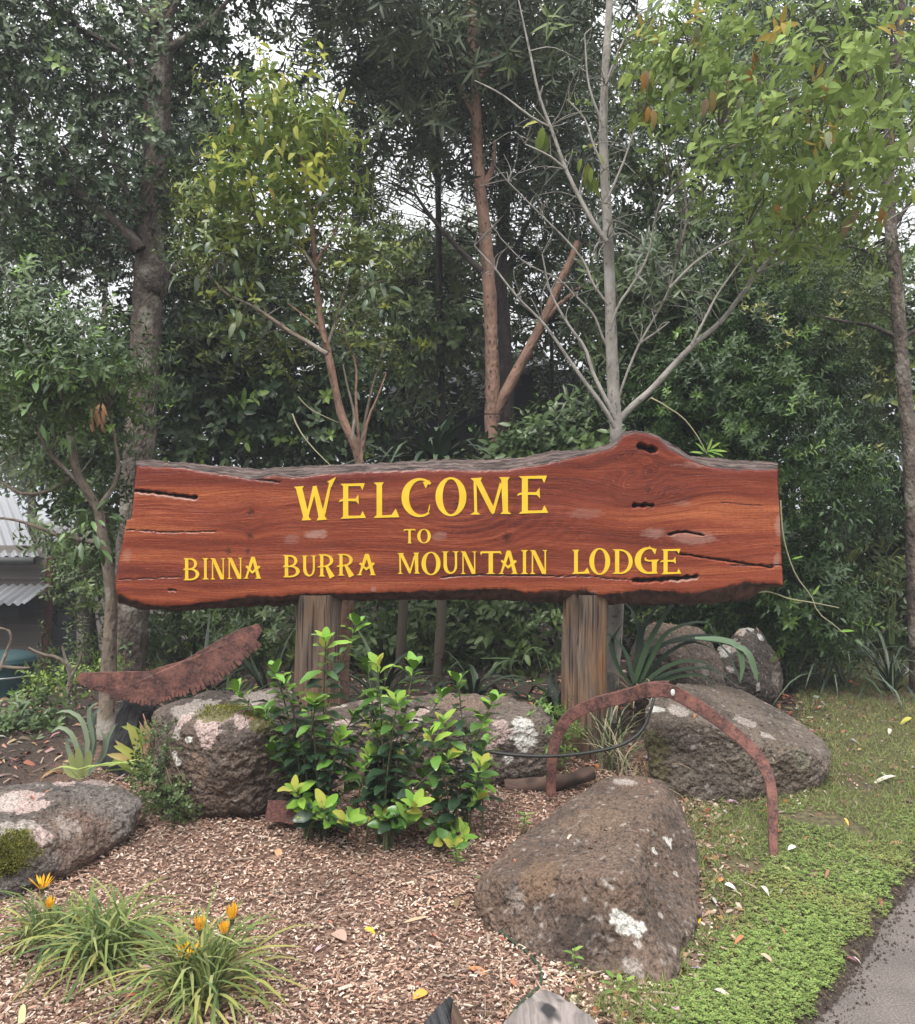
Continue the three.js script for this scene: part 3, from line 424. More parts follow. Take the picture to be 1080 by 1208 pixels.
  make('small upright dark boulder near the hedge foot with white lichen on its crest', [[846, 762, 6.6], [870, 742, 6.65], [886, 736, 6.7], [905, 752, 6.7], [924, 788, 6.7], [928, 815, 6.65], [905, 832, 6.5], [850, 830, 6.4], [842, 795, 6.45], [880, 770, 6.4], [890, 810, 6.35], [870, 860, 6.8], [910, 780, 7.0], [860, 770, 6.95]],
    stone([0.14, 0.115, 0.1], [0.055, 0.045, 0.04], [0.16, 0.12, 0.09], 60), [[884, 741, 0.045, WHITE], [897, 752, 0.03, WHITE], [872, 745, 0.05, LICH], [858, 762, 0.09, LICH, 0.8], [856, 770, 0.05, WHITE, 0.7], [895, 810, 0.03, LICH], [862, 790, 0.03, LICH], [915, 800, 0.06, LICH, 0.4]], { seed: 61, detail: 56 });
  make('pale brown boulder behind the strap leaved plant beside the right post', [[748, 745, 6.2], [770, 734, 6.4], [828, 736, 6.5], [848, 765, 6.4], [856, 815, 6.2], [840, 840, 6.1], [745, 838, 6.0], [735, 790, 6.0], [790, 770, 6.0], [800, 860, 6.6], [800, 750, 6.8]],
    stone([0.2, 0.15, 0.12], [0.1, 0.075, 0.06], [0.24, 0.17, 0.12], 70), [[800, 760, 0.09, [0.28, 0.2, 0.15], 0.6], [830, 790, 0.05, LICH, 0.4]], { seed: 73, detail: 56 });
  make('small grey stone with pale patch at the far lawn edge by the slender right tree', [[1056, 795, 7.6], [1066, 784, 7.65], [1085, 783, 7.7], [1100, 795, 7.7], [1098, 812, 7.6], [1060, 808, 7.5], [1075, 815, 7.9], [1075, 795, 7.45]], stone([0.16, 0.14, 0.13], [0.06, 0.05, 0.05], [0.14, 0.12, 0.1], 80), [[1078, 793, 0.07, WHITE, 0.8]], { seed: 81, detail: 30, rough: 0.03 });
}
// ---------------------------------------------------------------- rusty iron, stumps, hose, buildings
const rustTex = tex(512, 512, (u, v) => { const n = fbm(u * 9, v * 9, 3, 4), s = noise(u * 70, v * 70, 2), p = fbm(u * 26, v * 26, 8, 3); let c = mix3([0.06, 0.03, 0.028], [0.23, 0.1, 0.08], clamp(0.5 + n * 1.6 + 0.5 * s)); if (p > 0.14) c = mix3(c, [0.04, 0.025, 0.024], 0.7 * clamp((p - 0.14) * 5)); else if (p < -0.2) c = mix3(c, [0.34, 0.15, 0.07], clamp((-0.2 - p) * 2.5)); return n < -0.25 ? mix3(c, [0.25, 0.13, 0.11], 0.4) : c; });
const rustBump = tex(512, 512, (u, v) => 0.5 + 0.6 * fbm(u * 40, v * 40, 8, 3), { srgb: false });
const rust = new THREE.MeshStandardMaterial({ map: rustTex, bumpMap: rustBump, bumpScale: 0.004, roughness: 0.88, metalness: 0.1 });
{
  // two-man saw blade, curved, teeth along its belly
  const d = 5.12, r = rng(5), S = (x, y) => { const p = P(x, y, d); return new THREE.Vector2(p.x, p.y); };
  const up = [[92, 806], [90, 800], [96, 794], [140, 793], [175, 792.5], [190, 787], [215, 780], [235, 769], [262, 753], [284, 742], [306, 736], [310, 744]];
  const low = [[303, 755], [290, 767], [275, 781], [258, 794], [240, 805], [222, 813], [200, 820], [178, 828], [165, 826], [148, 821], [128, 819], [110, 813]];
  const sh = new THREE.Shape(); sh.moveTo(S(...up[0]).x, S(...up[0]).y); for (const q of up.slice(1)) sh.lineTo(S(...q).x, S(...q).y);
  for (let k = 0; k < low.length; k++) {
    const a = low[k], b = low[Math.min(k + 1, low.length - 1)]; sh.lineTo(S(...a).x, S(...a).y);
    if (k < 10) { const L = Math.hypot(b[0] - a[0], b[1] - a[1]), big = k < 5, n = Math.max(2, Math.round(L / (big ? 6 : 4.2))), nx = -(b[1] - a[1]) / L, ny = (b[0] - a[0]) / L;
      for (let i = 0; i < n; i++) { const t0 = i / n, t1 = (i + 0.62) / n, h = (big ? 6 : 4) + (big ? 4 : 2.5) * r(); const A = [lerp(a[0], b[0], t0), lerp(a[1], b[1], t0)], B = [lerp(a[0], b[0], t1), lerp(a[1], b[1], t1)]; for (const q of [[A[0] - nx * h, A[1] - ny * h], [B[0] - nx * h, B[1] - ny * h], B]) sh.lineTo(S(...q).x, S(...q).y); } }
  }
  sh.closePath(); const hole = new THREE.Path(); const h = S(301, 744); hole.absarc(h.x, h.y, 0.011, 0, 6.283, true); sh.holes.push(hole);
  const g = new THREE.ExtrudeGeometry(sh, { depth: 0.006, bevelEnabled: true, bevelSize: 0.0015, bevelThickness: 0.0015, bevelSegments: 1 }); g.translate(0, 0, -d);
  const q = g.attributes.position; for (let i = 0; i < q.count; i++) q.setZ(i, q.getZ(i) + 0.015 * Math.sin((q.getX(i) + 1.2) * 2.4) ); g.computeVertexNormals();
  solo('saw_blade', g, rust, 'rusty toothed crosscut saw blade bent upwards, lying across the boulder and burnt stump', 'saw');
  // burnt stump that carries it
  const char = new THREE.MeshStandardMaterial({ map: tex(256, 256, (u, v) => { const n = fbm(u * 20, v * 5, 2, 4); return mix3([0.006, 0.006, 0.007], [0.05, 0.05, 0.055], clamp(0.35 + n)); }), bumpMap: tex(256, 256, (u, v) => 0.5 + 0.8 * fbm(u * 24, v * 6, 2, 3), { srgb: false }), bumpScale: 0.02, roughness: 0.7 });
  solo('burnt_stump', limb([P(150, 905, 5.3), P(155, 870, 5.28), P(166, 830, 5.25)], 0.13, 0.085, { seg: 20, n: 24, rough: 0.3, seed: 3 }), char, 'charred black stump propping up the rusty saw blade', 'stump');
  // arch of bent bar: two tongs lapped at the top
  const bar = (pts, w0, w1, th, z0) => {
    const c = new THREE.CatmullRomCurve3(pts, false, 'centripetal'), n = 90, pos = [], idx = [], uv = [];
    for (let i = 0; i <= n; i++) {
      const t = i / n, p = c.getPointAt(t), tg = c.getTangentAt(t), nx = V(-tg.y, tg.x, 0).normalize(), w = lerp(w0, w1, t) / 2 * (1 + 0.05 * noise(t * 9, w0 * 50)), b = 0.004, k = th / 2;
      const prof = [[-w, -k + b], [-w + b, -k], [w - b, -k], [w, -k + b], [w, k - b], [w - b, k], [-w + b, k], [-w, k - b], [-w, -k + b]];
      prof.forEach(([a, e], j) => { pos.push(p.x + nx.x * a, p.y + nx.y * a, p.z + e + z0 + 0.004 * noise(t * 14, 3)); uv.push(j * 0.075, t * 1.4); });
    }
    for (let i = 0; i < n; i++) for (let j = 0; j < 8; j++) { const a = i * 9 + j, e = a + 9; idx.push(a, e, a + 1, a + 1, e, e + 1); }
    for (const o of [0, n * 9]) for (let j = 1; j < 7; j++) o ? idx.push(o, o + j + 1, o + j) : idx.push(0, j, j + 1);
    return toCreasedNormals(bg(pos, idx, uv), 0.6);
  };
  const arch = thing('iron_arch', gpx(780, 960), 'rusty flat iron hook arching over the right boulder with both ends in the ground', 'iron hook');
  part('short_arm', bar(PP([[650, 938, 4.75], [651, 905, 4.75], [657, 870, 4.75], [672, 846, 4.74], [700, 831, 4.73], [735, 822, 4.72], [768, 813, 4.7], [790, 812, 4.7]]), 0.05, 0.078, 0.018, 0), rust, arch);
  part('long_arm', bar(PP([[764, 814, 4.66], [790, 815, 4.65], [812, 826, 4.63], [845, 848, 4.58], [875, 872, 4.5], [898, 897, 4.42], [909, 925, 4.33], [912, 955, 4.26], [912, 985, 4.2], [913, 1018, 4.14]]), 0.075, 0.04, 0.018, 0.0), rust, arch);
  solo('stone_chip', (() => { const g = new THREE.SphereGeometry(0.016, 10, 8); g.scale(0.7, 1.1, 0.3); const p = P(794, 817, 4.63); g.translate(p.x, p.y, p.z); return g; })(), mat([0.7, 0.68, 0.66], 0.8), 'small white chip at the joint of the rusty iron arch', 'chip');
  // rusted plate beside the shrub
  const plate = new THREE.BoxGeometry(0.14, 0.1, 0.03, 6, 4, 2), pq = plate.attributes.position, pc = P(332, 958, 4.42); for (let i = 0; i < pq.count; i++) pq.setXYZ(i, pq.getX(i) + 0.006 * noise(pq.getY(i) * 30, 2), pq.getY(i) + 0.01 * noise(pq.getX(i) * 20, 4), pq.getZ(i) + 0.006 * noise(pq.getX(i) * 30, pq.getY(i) * 30)); plate.rotateZ(-0.08); plate.rotateX(-0.35); plate.translate(pc.x, pc.y, pc.z); plate.computeVertexNormals();
  solo('iron_plate', plate, rust, 'small dark rusty plate half buried in mulch beside the glossy shrub', 'plate');
  // weathered log ends at the lower edge of the view
  const wtex = tex(512, 512, (u, v) => { const f = u * 26 + 2.2 * noise(u * 3, v * 4), n = noise(f, v * 2.5, 3) + 0.5 * noise(f * 2.6, v * 5, 8), m = fbm(u * 4, v * 4, 6, 3); let c = mix3([0.1, 0.085, 0.08], [0.34, 0.29, 0.27], clamp(0.5 + 0.6 * n + 0.4 * m)); if (m > 0.16) c = mix3(c, [0.03, 0.028, 0.028], clamp((m - 0.16) * 7)); return c; });
  const weathered = new THREE.MeshStandardMaterial({ map: wtex, bumpMap: wtex, bumpScale: 0.01, roughness: 0.92 });
  const chunk = (hull, m, seed, sub) => { const pts = hull.map(h => P(...h)), c = pts.reduce((a, p) => a.add(p), V(0, 0, 0)).multiplyScalar(1 / pts.length), ch = new ConvexHull().setFromPoints(pts), pl = ch.faces.map(f => ({ n: f.normal, d: f.normal.dot(f.midpoint.clone().sub(c)) })); let g2 = new THREE.IcosahedronGeometry(1, 40); g2.deleteAttribute('normal'); g2.deleteAttribute('uv'); g2 = mergeVertices(g2, 1e-5); const a = g2.attributes.position, uv = [], v = V(0, 0, 0); for (let i = 0; i < a.count; i++) { v.fromBufferAttribute(a, i).normalize(); let s = 0; for (const p of pl) { const k = v.dot(p.n); if (k > 0.02) s += Math.pow(k / p.d, 26); } const w = v.clone().multiplyScalar(Math.pow(s, -1 / 26) * 1.03).add(c); w.addScaledVector(v, 0.01 * fbm(w.x * 22 + seed, w.y * 6, w.z * 22, 3)); a.setXYZ(i, w.x, w.y, w.z); uv.push(w.x * 2.2 + w.y * 1.3, w.z * 2 + w.y * 1.6); } g2.setAttribute('uv', new THREE.Float32BufferAttribute(uv, 2)); g2.computeVertexNormals(); return g2; };
  solo('timber_stump', chunk([[596, 1204, 2.72], [622, 1178, 2.82], [643, 1166, 2.9], [662, 1176, 2.88], [700, 1200, 2.75], [720, 1240, 2.66], [590, 1240, 2.66], [640, 1290, 2.6], [650, 1240, 3.0], [600, 1230, 3.0]], weathered, 3), weathered, 'weathered grey timber stump with black streaks at the front boulder foot', 'stump');
  const st = thing('split_stump', gpx(525, 1205), 'narrow split stump, black on one face and tan on the other, in the mulch', 'stump');
  part('charred_side', chunk([[500, 1206, 2.7], [518, 1186, 2.75], [530, 1176, 2.78], [535, 1180, 2.78], [533, 1215, 2.7], [498, 1240, 2.65], [535, 1240, 2.65], [520, 1230, 2.9]], char, 5), char, st);
  part('tan_side', chunk([[534, 1181, 2.77], [541, 1190, 2.76], [552, 1215, 2.7], [556, 1240, 2.65], [534, 1240, 2.64], [540, 1225, 2.9], [533, 1200, 2.7]], weathered, 6), mat([0.36, 0.25, 0.17], 0.9, { map: wtex }), st);
  // log lying behind the arch foot
  const barkMat0 = new THREE.MeshStandardMaterial({ map: wtex, color: new THREE.Color(0.35, 0.25, 0.2), bumpMap: wtex, bumpScale: 0.015, roughness: 0.95 });
  solo('fallen_branch', limb([P(596, 930, 4.9), P(640, 926, 4.9), P(680, 918, 4.92), P(700, 912, 4.95)], 0.045, 0.035, { seg: 12, rough: 0.25, seed: 8 }), barkMat0, 'dark rotting branch lying on the mulch behind the arch foot', 'branch');
  // black hose
  const hose = mat([0.02, 0.022, 0.02], 0.5), tube = (pts, r) => new THREE.TubeGeometry(new THREE.CatmullRomCurve3(pts, false, 'centripetal'), 90, r, 6);
  solo('irrigation_hose', tube(PP([[560, 884, 4.74], [600, 890, 4.7], [650, 892, 4.68], [700, 887, 4.7], [735, 878, 4.72], [757, 862, 4.74], [768, 838, 4.78], [774, 815, 4.86], [785, 805, 5.1]]), 0.009), hose, 'thin black irrigation hose looping from the white lichen boulder past the arch', 'hose');
  const g2 = [[566, 1062], [575, 1088], [600, 1110], [625, 1130], [639, 1152], [636, 1168], [618, 1185], [603, 1204], [596, 1222]].map(([x, y]) => gpx(x, y).add(V(0, 0.012, 0)));
  solo('garden_hose', tube(g2, 0.006), mat([0.035, 0.06, 0.035], 0.55), 'thin green hose on the mulch along the left of the front boulder', 'hose');
}
const corr = (o, ux, uy, w, l, pitch, amp, m) => {                    // one corrugated sheet: o corner, ux across the ribs, uy along them
  const n = Math.max(6, Math.round(w / pitch * 6)), pos = [], idx = [], uv = [], nrm = ux.clone().cross(uy).normalize();
  for (let i = 0; i <= n; i++) for (const t of [0, 0.5, 1]) { const x = i / n * w, p = o.clone().addScaledVector(ux, x).addScaledVector(uy, t * l).addScaledVector(nrm, amp * Math.sin(x / pitch * 6.283)); pos.push(p.x, p.y, p.z); uv.push(x, t * l); }
  for (let i = 0; i < n; i++) for (let j = 0; j < 2; j++) { const a = i * 3 + j, b = a + 3; idx.push(a, b, a + 1, a + 1, b, b + 1); }
  return bg(pos, idx, uv);
};
{
  const zinc = mat([0.3, 0.305, 0.32], 0.5, { metalness: 0.3 }), boardT = tex(256, 256, (u, v) => { const n = fbm(u * 4, v * 40, 2, 4); const k = 0.75 + 0.6 * n; return [k, k, k]; });
  const boards = [0.24, 0.29, 0.2, 0.26].map(k => mat([k * 1.12, k, k * 0.9], 0.9, { map: boardT }));
  const shed = thing('weatherboard_shed', V(-5.6, -1.2, -12), 'dark weatherboard shed with a corrugated iron roof behind the left trees', 'shed');
  const x0 = -8.6, y0 = P(0, 850, 12).y;
  const xr = y => lerp(P(46, 850, 12).x, P(56, 660, 12).x, (y - y0) / (P(0, 660, 12).y - y0));
  const step = 13 / F * 12; let k = 0;
  for (let y = y0 - 0.6; y < P(0, 656, 12).y; y += step, k++) {
    const g = new THREE.BoxGeometry(xr(y) - x0, step * 1.12, 0.022); g.rotateX(-0.16); g.translate((xr(y) + x0) / 2, y + step / 2, -12 + 0.003 * (k % 3)); part('weatherboard', g, boards[(k * 7 + 3) % 4], shed);
  }
  const cs = new THREE.BoxGeometry(0.07, P(0, 656, 12).y - y0 + 0.6, 0.09); cs.rotateZ(-0.055); cs.translate(xr(0.2) + 0.02, (P(0, 656, 12).y + y0 - 0.6) / 2, -12.0); part('corner_stop', cs, mat([0.13, 0.045, 0.035], 0.8), shed);
  const inner = new THREE.BoxGeometry(2.4, 3, 2.6); inner.translate(x0 + 1.3, -0.6, -13.4); part('wall', inner, mat([0.03, 0.03, 0.03], 0.9), shed);
  const e0 = P(47, 657, 11.8), r0 = P(17, 586, 14.2), dn = e0.clone().sub(r0), l = dn.length(), uy = dn.normalize(), ux = V(-1, 0, 0);
  for (let i = 0; i < 5; i++) part('roof_sheet', corr(r0.clone().addScaledVector(ux, i * 0.78).add(V(0, 0.004 * (i % 2), 0)), ux, uy, 0.8, l, 0.13, 0.02), zinc, shed);
  const gu = new THREE.CylinderGeometry(0.05, 0.05, 3.4, 8); gu.rotateZ(Math.PI / 2); gu.translate(e0.x - 1.75, e0.y - 0.05, e0.z + 0.03); part('gutter', gu, mat([0.05, 0.05, 0.052], 0.6), shed);
  const a0 = P(-40, 690, 11.9), a1 = P(29, 713, 11.2); const ay = V(0, a1.y - a0.y, a1.z - a0.z), al = ay.length(); ay.normalize();
  part('awning_sheet', corr(V(a1.x, a0.y, a0.z), ux, ay, 1.6, al, 0.11, 0.02), zinc, shed);
  const bx = new THREE.BoxGeometry(1.3, 0.16, 0.5); bx.translate(a1.x - 0.78, a1.y - 0.11, -11.6); part('awning_box', bx, mat([0.035, 0.035, 0.035], 0.8), shed);
  const far = thing('far_shed', V(-7.6, -1.4, -18), 'low pale grey shed with a light metal roof glimpsed between the dark shed and trees', 'shed');
  const fw = new THREE.BoxGeometry(1.7, 1.3, 1.5); fw.translate(P(62, 0, 18).x, P(0, 785, 18).y - 0.2, -18.8); part('wall', fw, mat([0.2, 0.205, 0.21], 0.85), far);
  const fb = new THREE.BoxGeometry(1.72, 0.13, 0.05); fb.translate(P(62, 0, 18).x, P(0, 803, 18).y, -18.02); part('base_board', fb, mat([0.6, 0.6, 0.6], 0.7), far);
  part('roof_sheet', corr(P(92, 738, 19.4), V(-1, 0, 0), V(0, -0.35, 1).normalize(), 2.1, 1.75, 0.2, 0.02), zinc, far);
  // teal bin against the shed
  const bin = thing('teal_bin', V(-5.2, -1.0, -10.4), 'dark teal plastic bin half hidden by shrubs at the shed wall', 'bin');
  const prof = [[0.0, 0], [0.26, 0], [0.27, 0.05], [0.31, 0.8], [0.34, 0.82], [0.34, 0.87], [0.3, 0.88]].map(a => new THREE.Vector2(...a)), tm = mat([0.012, 0.05, 0.055], 0.5);
  const bc = P(6, 868, 10.4); const b1 = new THREE.LatheGeometry(prof, 24); b1.translate(bc.x, bc.y, bc.z); part('body', b1, tm, bin);
  const lid = new THREE.SphereGeometry(0.33, 24, 8, 0, 6.283, 0, 1.57); lid.scale(1, 0.3, 1); lid.translate(bc.x, bc.y + 0.87, bc.z); part('lid', lid, tm, bin);
  const rim = new THREE.TorusGeometry(0.345, 0.012, 6, 24); rim.rotateX(1.57); rim.translate(bc.x, bc.y + 0.7, bc.z); part('hoop', rim, mat([0.3, 0.32, 0.33], 0.4, { metalness: 0.5 }), bin);
  // dark building in the trees behind the sign
  const hut = thing('dark_hut', V(0.3, 0.2, -13.4), 'dark low building with a grey roof edge among the trees above the sign', 'hut');
  const hm = mat([0.018, 0.016, 0.016], 0.9), hr = mat([0.045, 0.045, 0.05], 0.7);
  for (let i = 0; i < 10; i++) { const b = new THREE.BoxGeometry(3.2, 0.2, 0.03); b.rotateX(0.08); b.translate(P(585, 0, 13.4).x, P(0, 580, 13.4).y + i * 0.185, -13.4); part('board', b, hm, hut); }
  const bk = new THREE.BoxGeometry(3.2, 2.2, 1.6); bk.translate(P(585, 0, 13.4).x, P(0, 560, 13.4).y + 0.45, -14.3); part('wall', bk, hm, hut);
  const ra = P(460, 462, 13.0), rb = P(650, 425, 13.0);
  for (let i = 0; i < 6; i++) { const t0 = i / 6, q = ra.clone().lerp(rb, t0), w = ra.distanceTo(rb) / 6; const ux2 = rb.clone().sub(ra).normalize(); part('roof_sheet', corr(q, ux2, V(0, 0.3, -1).normalize(), w * 1.01, 1.6, 0.1, 0.012), hr, hut); }
  const fa = limb([ra.clone().add(V(0, -0.07, 0.02)), rb.clone().add(V(0, -0.07, 0.02))], 0.06, 0.06, { seg: 4, rough: 0 }); part('fascia', fa, hr, hut);
}
// ---------------------------------------------------------------- plants with leaves one can pick out
const shade = (list, rough = 0.4, o = {}) => list.map(c => new THREE.MeshPhysicalMaterial({ color: new THREE.Color().setRGB(...c), roughness: rough, ...o }));
const softShade = list => list.map(c => new THREE.MeshPhysicalMaterial({ color: new THREE.Color().setRGB(...c), roughness: 0.9, transmission: 0.32, thickness: 0, specularIntensity: 0.5 }));
function leafMesh(parent, geo, m, matrix, name = 'leaf') { const o = new THREE.Mesh(geo, m); o.name = numbered(name); o.applyMatrix4(matrix); o.position.sub(parent.position); o.castShadow = o.receiveShadow = true; parent.add(o); return o; }
// strap leaf through points, its face upwards
function ribbon(pts, w, { n = 8, fold = 0.25, wide = 0.35, base = 0.5, twist = 0, face = UP } = {}) {
  const c = new THREE.CatmullRomCurve3(pts, false, 'centripetal'), pos = [], idx = [];
  for (let i = 0; i <= n; i++) {
    const t = i / n, p = c.getPoint(t), tg = c.getTangent(t); let side = tg.clone().cross(face); if (side.lengthSq() < 1e-4) side.set(1, 0, 0); side.normalize(); if (twist) side.applyAxisAngle(tg, twist * t);
    const up = side.clone().cross(tg).normalize(), k = (t < wide ? lerp(base, 1, Math.sin(t / wide * 1.57)) : Math.pow(Math.cos((t - wide) / (1 - wide) * 1.57), 0.75)) * w / 2;
    for (const s of [-1, 0, 1]) pos.push(p.x + side.x * s * k + up.x * Math.abs(s) * k * fold, p.y + side.y * s * k + up.y * Math.abs(s) * k * fold, p.z + side.z * s * k + up.z * Math.abs(s) * k * fold);
  }
  for (let i = 0; i < n; i++) for (let s = 0; s < 2; s++) { const a = i * 3 + s, b = a + 3; idx.push(a, a + 1, b, b, a + 1, b + 1); }
  return bg(pos, idx);
}
// tuft of strap leaves rising from a base; el = range of first elevation, sag = how far tips fall
function tuft(parent, base, n, len, w, mats, seed, { el = [0.5, 1.4], sag = 0.7, az = [0, 6.283], spread = 0.03, name = 'leaf', fold = 0.3, seg = 7, wide = 0.35 } = {}) {
  const r = rng(seed);
  for (let k = 0; k < n; k++) {
    const a = lerp(az[0], az[1], (k + r()) / n), e = lerp(el[0], el[1], r()), L = len * (0.55 + 0.6 * r()), out = V(Math.cos(a), 0, Math.sin(a)), b = base.clone().add(V((r() - 0.5) * spread * 2, 0, (r() - 0.5) * spread * 2));
    const p1 = b.clone().addScaledVector(out, Math.cos(e) * L * 0.4).add(V(0, Math.sin(e) * L * 0.4, 0)), s = sag * (0.6 + 0.7 * r());
    const p2 = b.clone().addScaledVector(out, Math.cos(e) * L * 0.4 + Math.cos(e - s * 0.8) * L * 0.3).add(V(0, Math.sin(e) * L * 0.4 + Math.sin(e - s * 0.8) * L * 0.3, 0));
    const p3 = p2.clone().addScaledVector(out, Math.cos(e - s * 1.7) * L * 0.32).add(V((r() - 0.5) * 0.04 * L, Math.sin(e - s * 1.7) * L * 0.32, (r() - 0.5) * 0.04 * L));
    part(name, ribbon([b, p1, p2, p3], w * (0.75 + 0.5 * r()), { fold, n: seg, wide, twist: (r() - 0.5) * 0.8 }), mats[Math.floor(r() * mats.length)], parent);
  }
}
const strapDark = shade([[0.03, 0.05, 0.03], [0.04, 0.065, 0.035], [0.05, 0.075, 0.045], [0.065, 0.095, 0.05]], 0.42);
const crinumM = shade([[0.022, 0.045, 0.022], [0.03, 0.055, 0.026], [0.04, 0.075, 0.032], [0.018, 0.036, 0.018]], 0.5);
const strapDracaena = shade([[0.055, 0.085, 0.055], [0.08, 0.115, 0.07], [0.1, 0.14, 0.08], [0.045, 0.07, 0.045]], 0.4);
const strapMid = shade([[0.06, 0.1, 0.035], [0.085, 0.13, 0.045], [0.11, 0.16, 0.06], [0.07, 0.1, 0.06]], 0.42);
const dryM = shade([[0.32, 0.24, 0.15], [0.25, 0.17, 0.1], [0.38, 0.31, 0.22]], 0.85);
// ---- glossy green shrub in front of the boulders
{
  const sh = thing('gardenia_shrub', gpx(455, 1000), 'glossy leaved green shrub with bright lime shoot tips in the mulch bed before the sign', 'shrub');
  const r = rng(77), tips = [[410, 85], [300, 115], [425, 205], [490, 215], [560, 205], [125, 235], [200, 270], [45, 290], [95, 350], [180, 355], [290, 320], [250, 335], [450, 320], [400, 365], [470, 370], [735, 255], [665, 310], [820, 315], [700, 390], [825, 385], [640, 420], [790, 470], [780, 530], [640, 570], [560, 600], [580, 645], [775, 590], [230, 495], [260, 505], [190, 515], [425, 715], [715, 760], [740, 790], [260, 665], [300, 650], [215, 600], [340, 440], [330, 500], [520, 490], [600, 480], [560, 530], [480, 560], [380, 520], [690, 500], [500, 420], [545, 390], [390, 600], [640, 640], [450, 500], [500, 690], [380, 700], [600, 650], [330, 690], [690, 720], [540, 640], [250, 620], [600, 700], [300, 580], [520, 330], [800, 620], [150, 480]];
  const lg = [leafGeo(0.105, 0.058, { rings: [0.16, 0.36, 0.58, 0.8, 0.92], fold: 0.28, curl: 0.32, wide: 0.52, ripple: 0.045 }), leafGeo(0.088, 0.048, { rings: [0.2, 0.45, 0.7, 0.88], fold: 0.35, curl: 0.15, wide: 0.52, ripple: 0.04 }), leafGeo(0.115, 0.06, { rings: [0.16, 0.36, 0.58, 0.8, 0.92], fold: 0.2, curl: 0.5, wide: 0.52, ripple: 0.05 })];
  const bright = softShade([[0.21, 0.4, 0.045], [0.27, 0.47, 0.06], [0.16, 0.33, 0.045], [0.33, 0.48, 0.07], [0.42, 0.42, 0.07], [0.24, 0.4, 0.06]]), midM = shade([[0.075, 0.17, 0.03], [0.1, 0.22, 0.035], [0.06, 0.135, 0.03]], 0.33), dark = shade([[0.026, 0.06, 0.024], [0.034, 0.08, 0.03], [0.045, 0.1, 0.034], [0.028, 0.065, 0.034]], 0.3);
  const stemM = mat([0.09, 0.1, 0.045], 0.8), woodM = mat([0.13, 0.1, 0.07], 0.9), leaves = [], stems = [];
  const bases = [[372, 985, 4.36], [455, 1000, 4.3], [520, 1000, 4.3], [560, 990, 4.36], [430, 990, 4.5], [490, 975, 4.6]].map(a => gpx(a[0], a[1]));
  tips.forEach(([zx, zy], i) => {
    const px = 270 + zx * 0.3704 + 22 * (r() - 0.5), py = 710 + zy * 0.3704 + 8 * (r() - 0.5), low = zy > 640, d = 4.36 + 0.45 * (r() - 0.5) + (low ? -0.12 : 0), tip = P(px, py, d), b = bases.reduce((a, q) => Math.abs(q.x - tip.x) + r() * 0.5 < Math.abs(a.x - tip.x) ? q : a, bases[0]).clone().add(V((r() - 0.5) * 0.12, -0.02, (r() - 0.5) * 0.12));
    const m1 = b.clone().lerp(tip, 0.35).add(V(-(tip.x - b.x) * 0.18, 0.06, 0)), m2 = b.clone().lerp(tip, 0.75).add(V(-(tip.x - b.x) * 0.12, 0.03, 0));
    const cv = new THREE.CatmullRomCurve3([b, m1, m2, tip]), L = cv.getLength(); stems.push(limb([b, m1, m2, tip], 0.0055, 0.0028, { seg: 5, n: 8 }));
    const bigTip = r() < 0.75, nodes = Math.max(2, Math.round(L / 0.07));
    for (let k = 0; k < nodes; k++) {
      const t = 1 - k / nodes * 0.8; const p = cv.getPoint(t), tg = cv.getTangent(t), az0 = k * 1.57 + r();
      const num = k === 0 ? 4 + Math.floor(r() * 2) : 2 + (r() < 0.5 ? 1 : 0);
      for (let q = 0; q < num; q++) {
        const az = az0 + q / num * 6.283 + 0.5 * (r() - 0.5), out = V(Math.cos(az), 0, Math.sin(az)); const el = k === 0 ? 0.85 + 0.4 * r() : k === 1 ? 0.55 + 0.3 * r() : 0.25 + 0.4 * (r() - 0.4);
        const dir = out.clone().multiplyScalar(Math.cos(el)).addScaledVector(tg, 0.5 * Math.sin(el)).add(V(0, Math.sin(el) * 0.6 - (k > 2 ? 0.2 : 0), 0));
        const f = tg.clone().addScaledVector(out, k === 0 ? -0.8 : -0.2).add(V(0, 0.5, 0.25));
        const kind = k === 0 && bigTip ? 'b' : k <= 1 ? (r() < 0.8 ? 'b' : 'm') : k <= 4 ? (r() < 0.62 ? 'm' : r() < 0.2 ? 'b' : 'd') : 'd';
        leaves.push({ m: aim(p.clone().addScaledVector(out, 0.006), dir, f, (k === 0 ? 0.48 + 0.42 * r() : 0.5 + 0.52 * r())), kind, g: Math.floor(r() * 3), key: p.z + (kind === 'd' ? 0 : 0.5) });
      }
    }
  });
  part('stem', mergeGeometries(stems), stemM, sh);
  leaves.sort((a, b) => b.key - a.key); const pick = (a) => a[Math.floor(r() * a.length)];
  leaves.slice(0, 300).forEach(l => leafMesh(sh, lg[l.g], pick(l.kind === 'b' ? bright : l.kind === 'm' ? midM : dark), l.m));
  const rest = leaves.slice(300), dc = { b: [0.2, 0.4, 0.05], m: [0.08, 0.17, 0.03], d: [0.025, 0.055, 0.025] }; copies('foliage', lg[0], new THREE.MeshStandardMaterial({ roughness: 0.32 }), rest.map(l => ({ m: l.m, c: mix3(dc[l.kind], [0.02, 0.04, 0.02], r() * 0.4) })), sh);
}
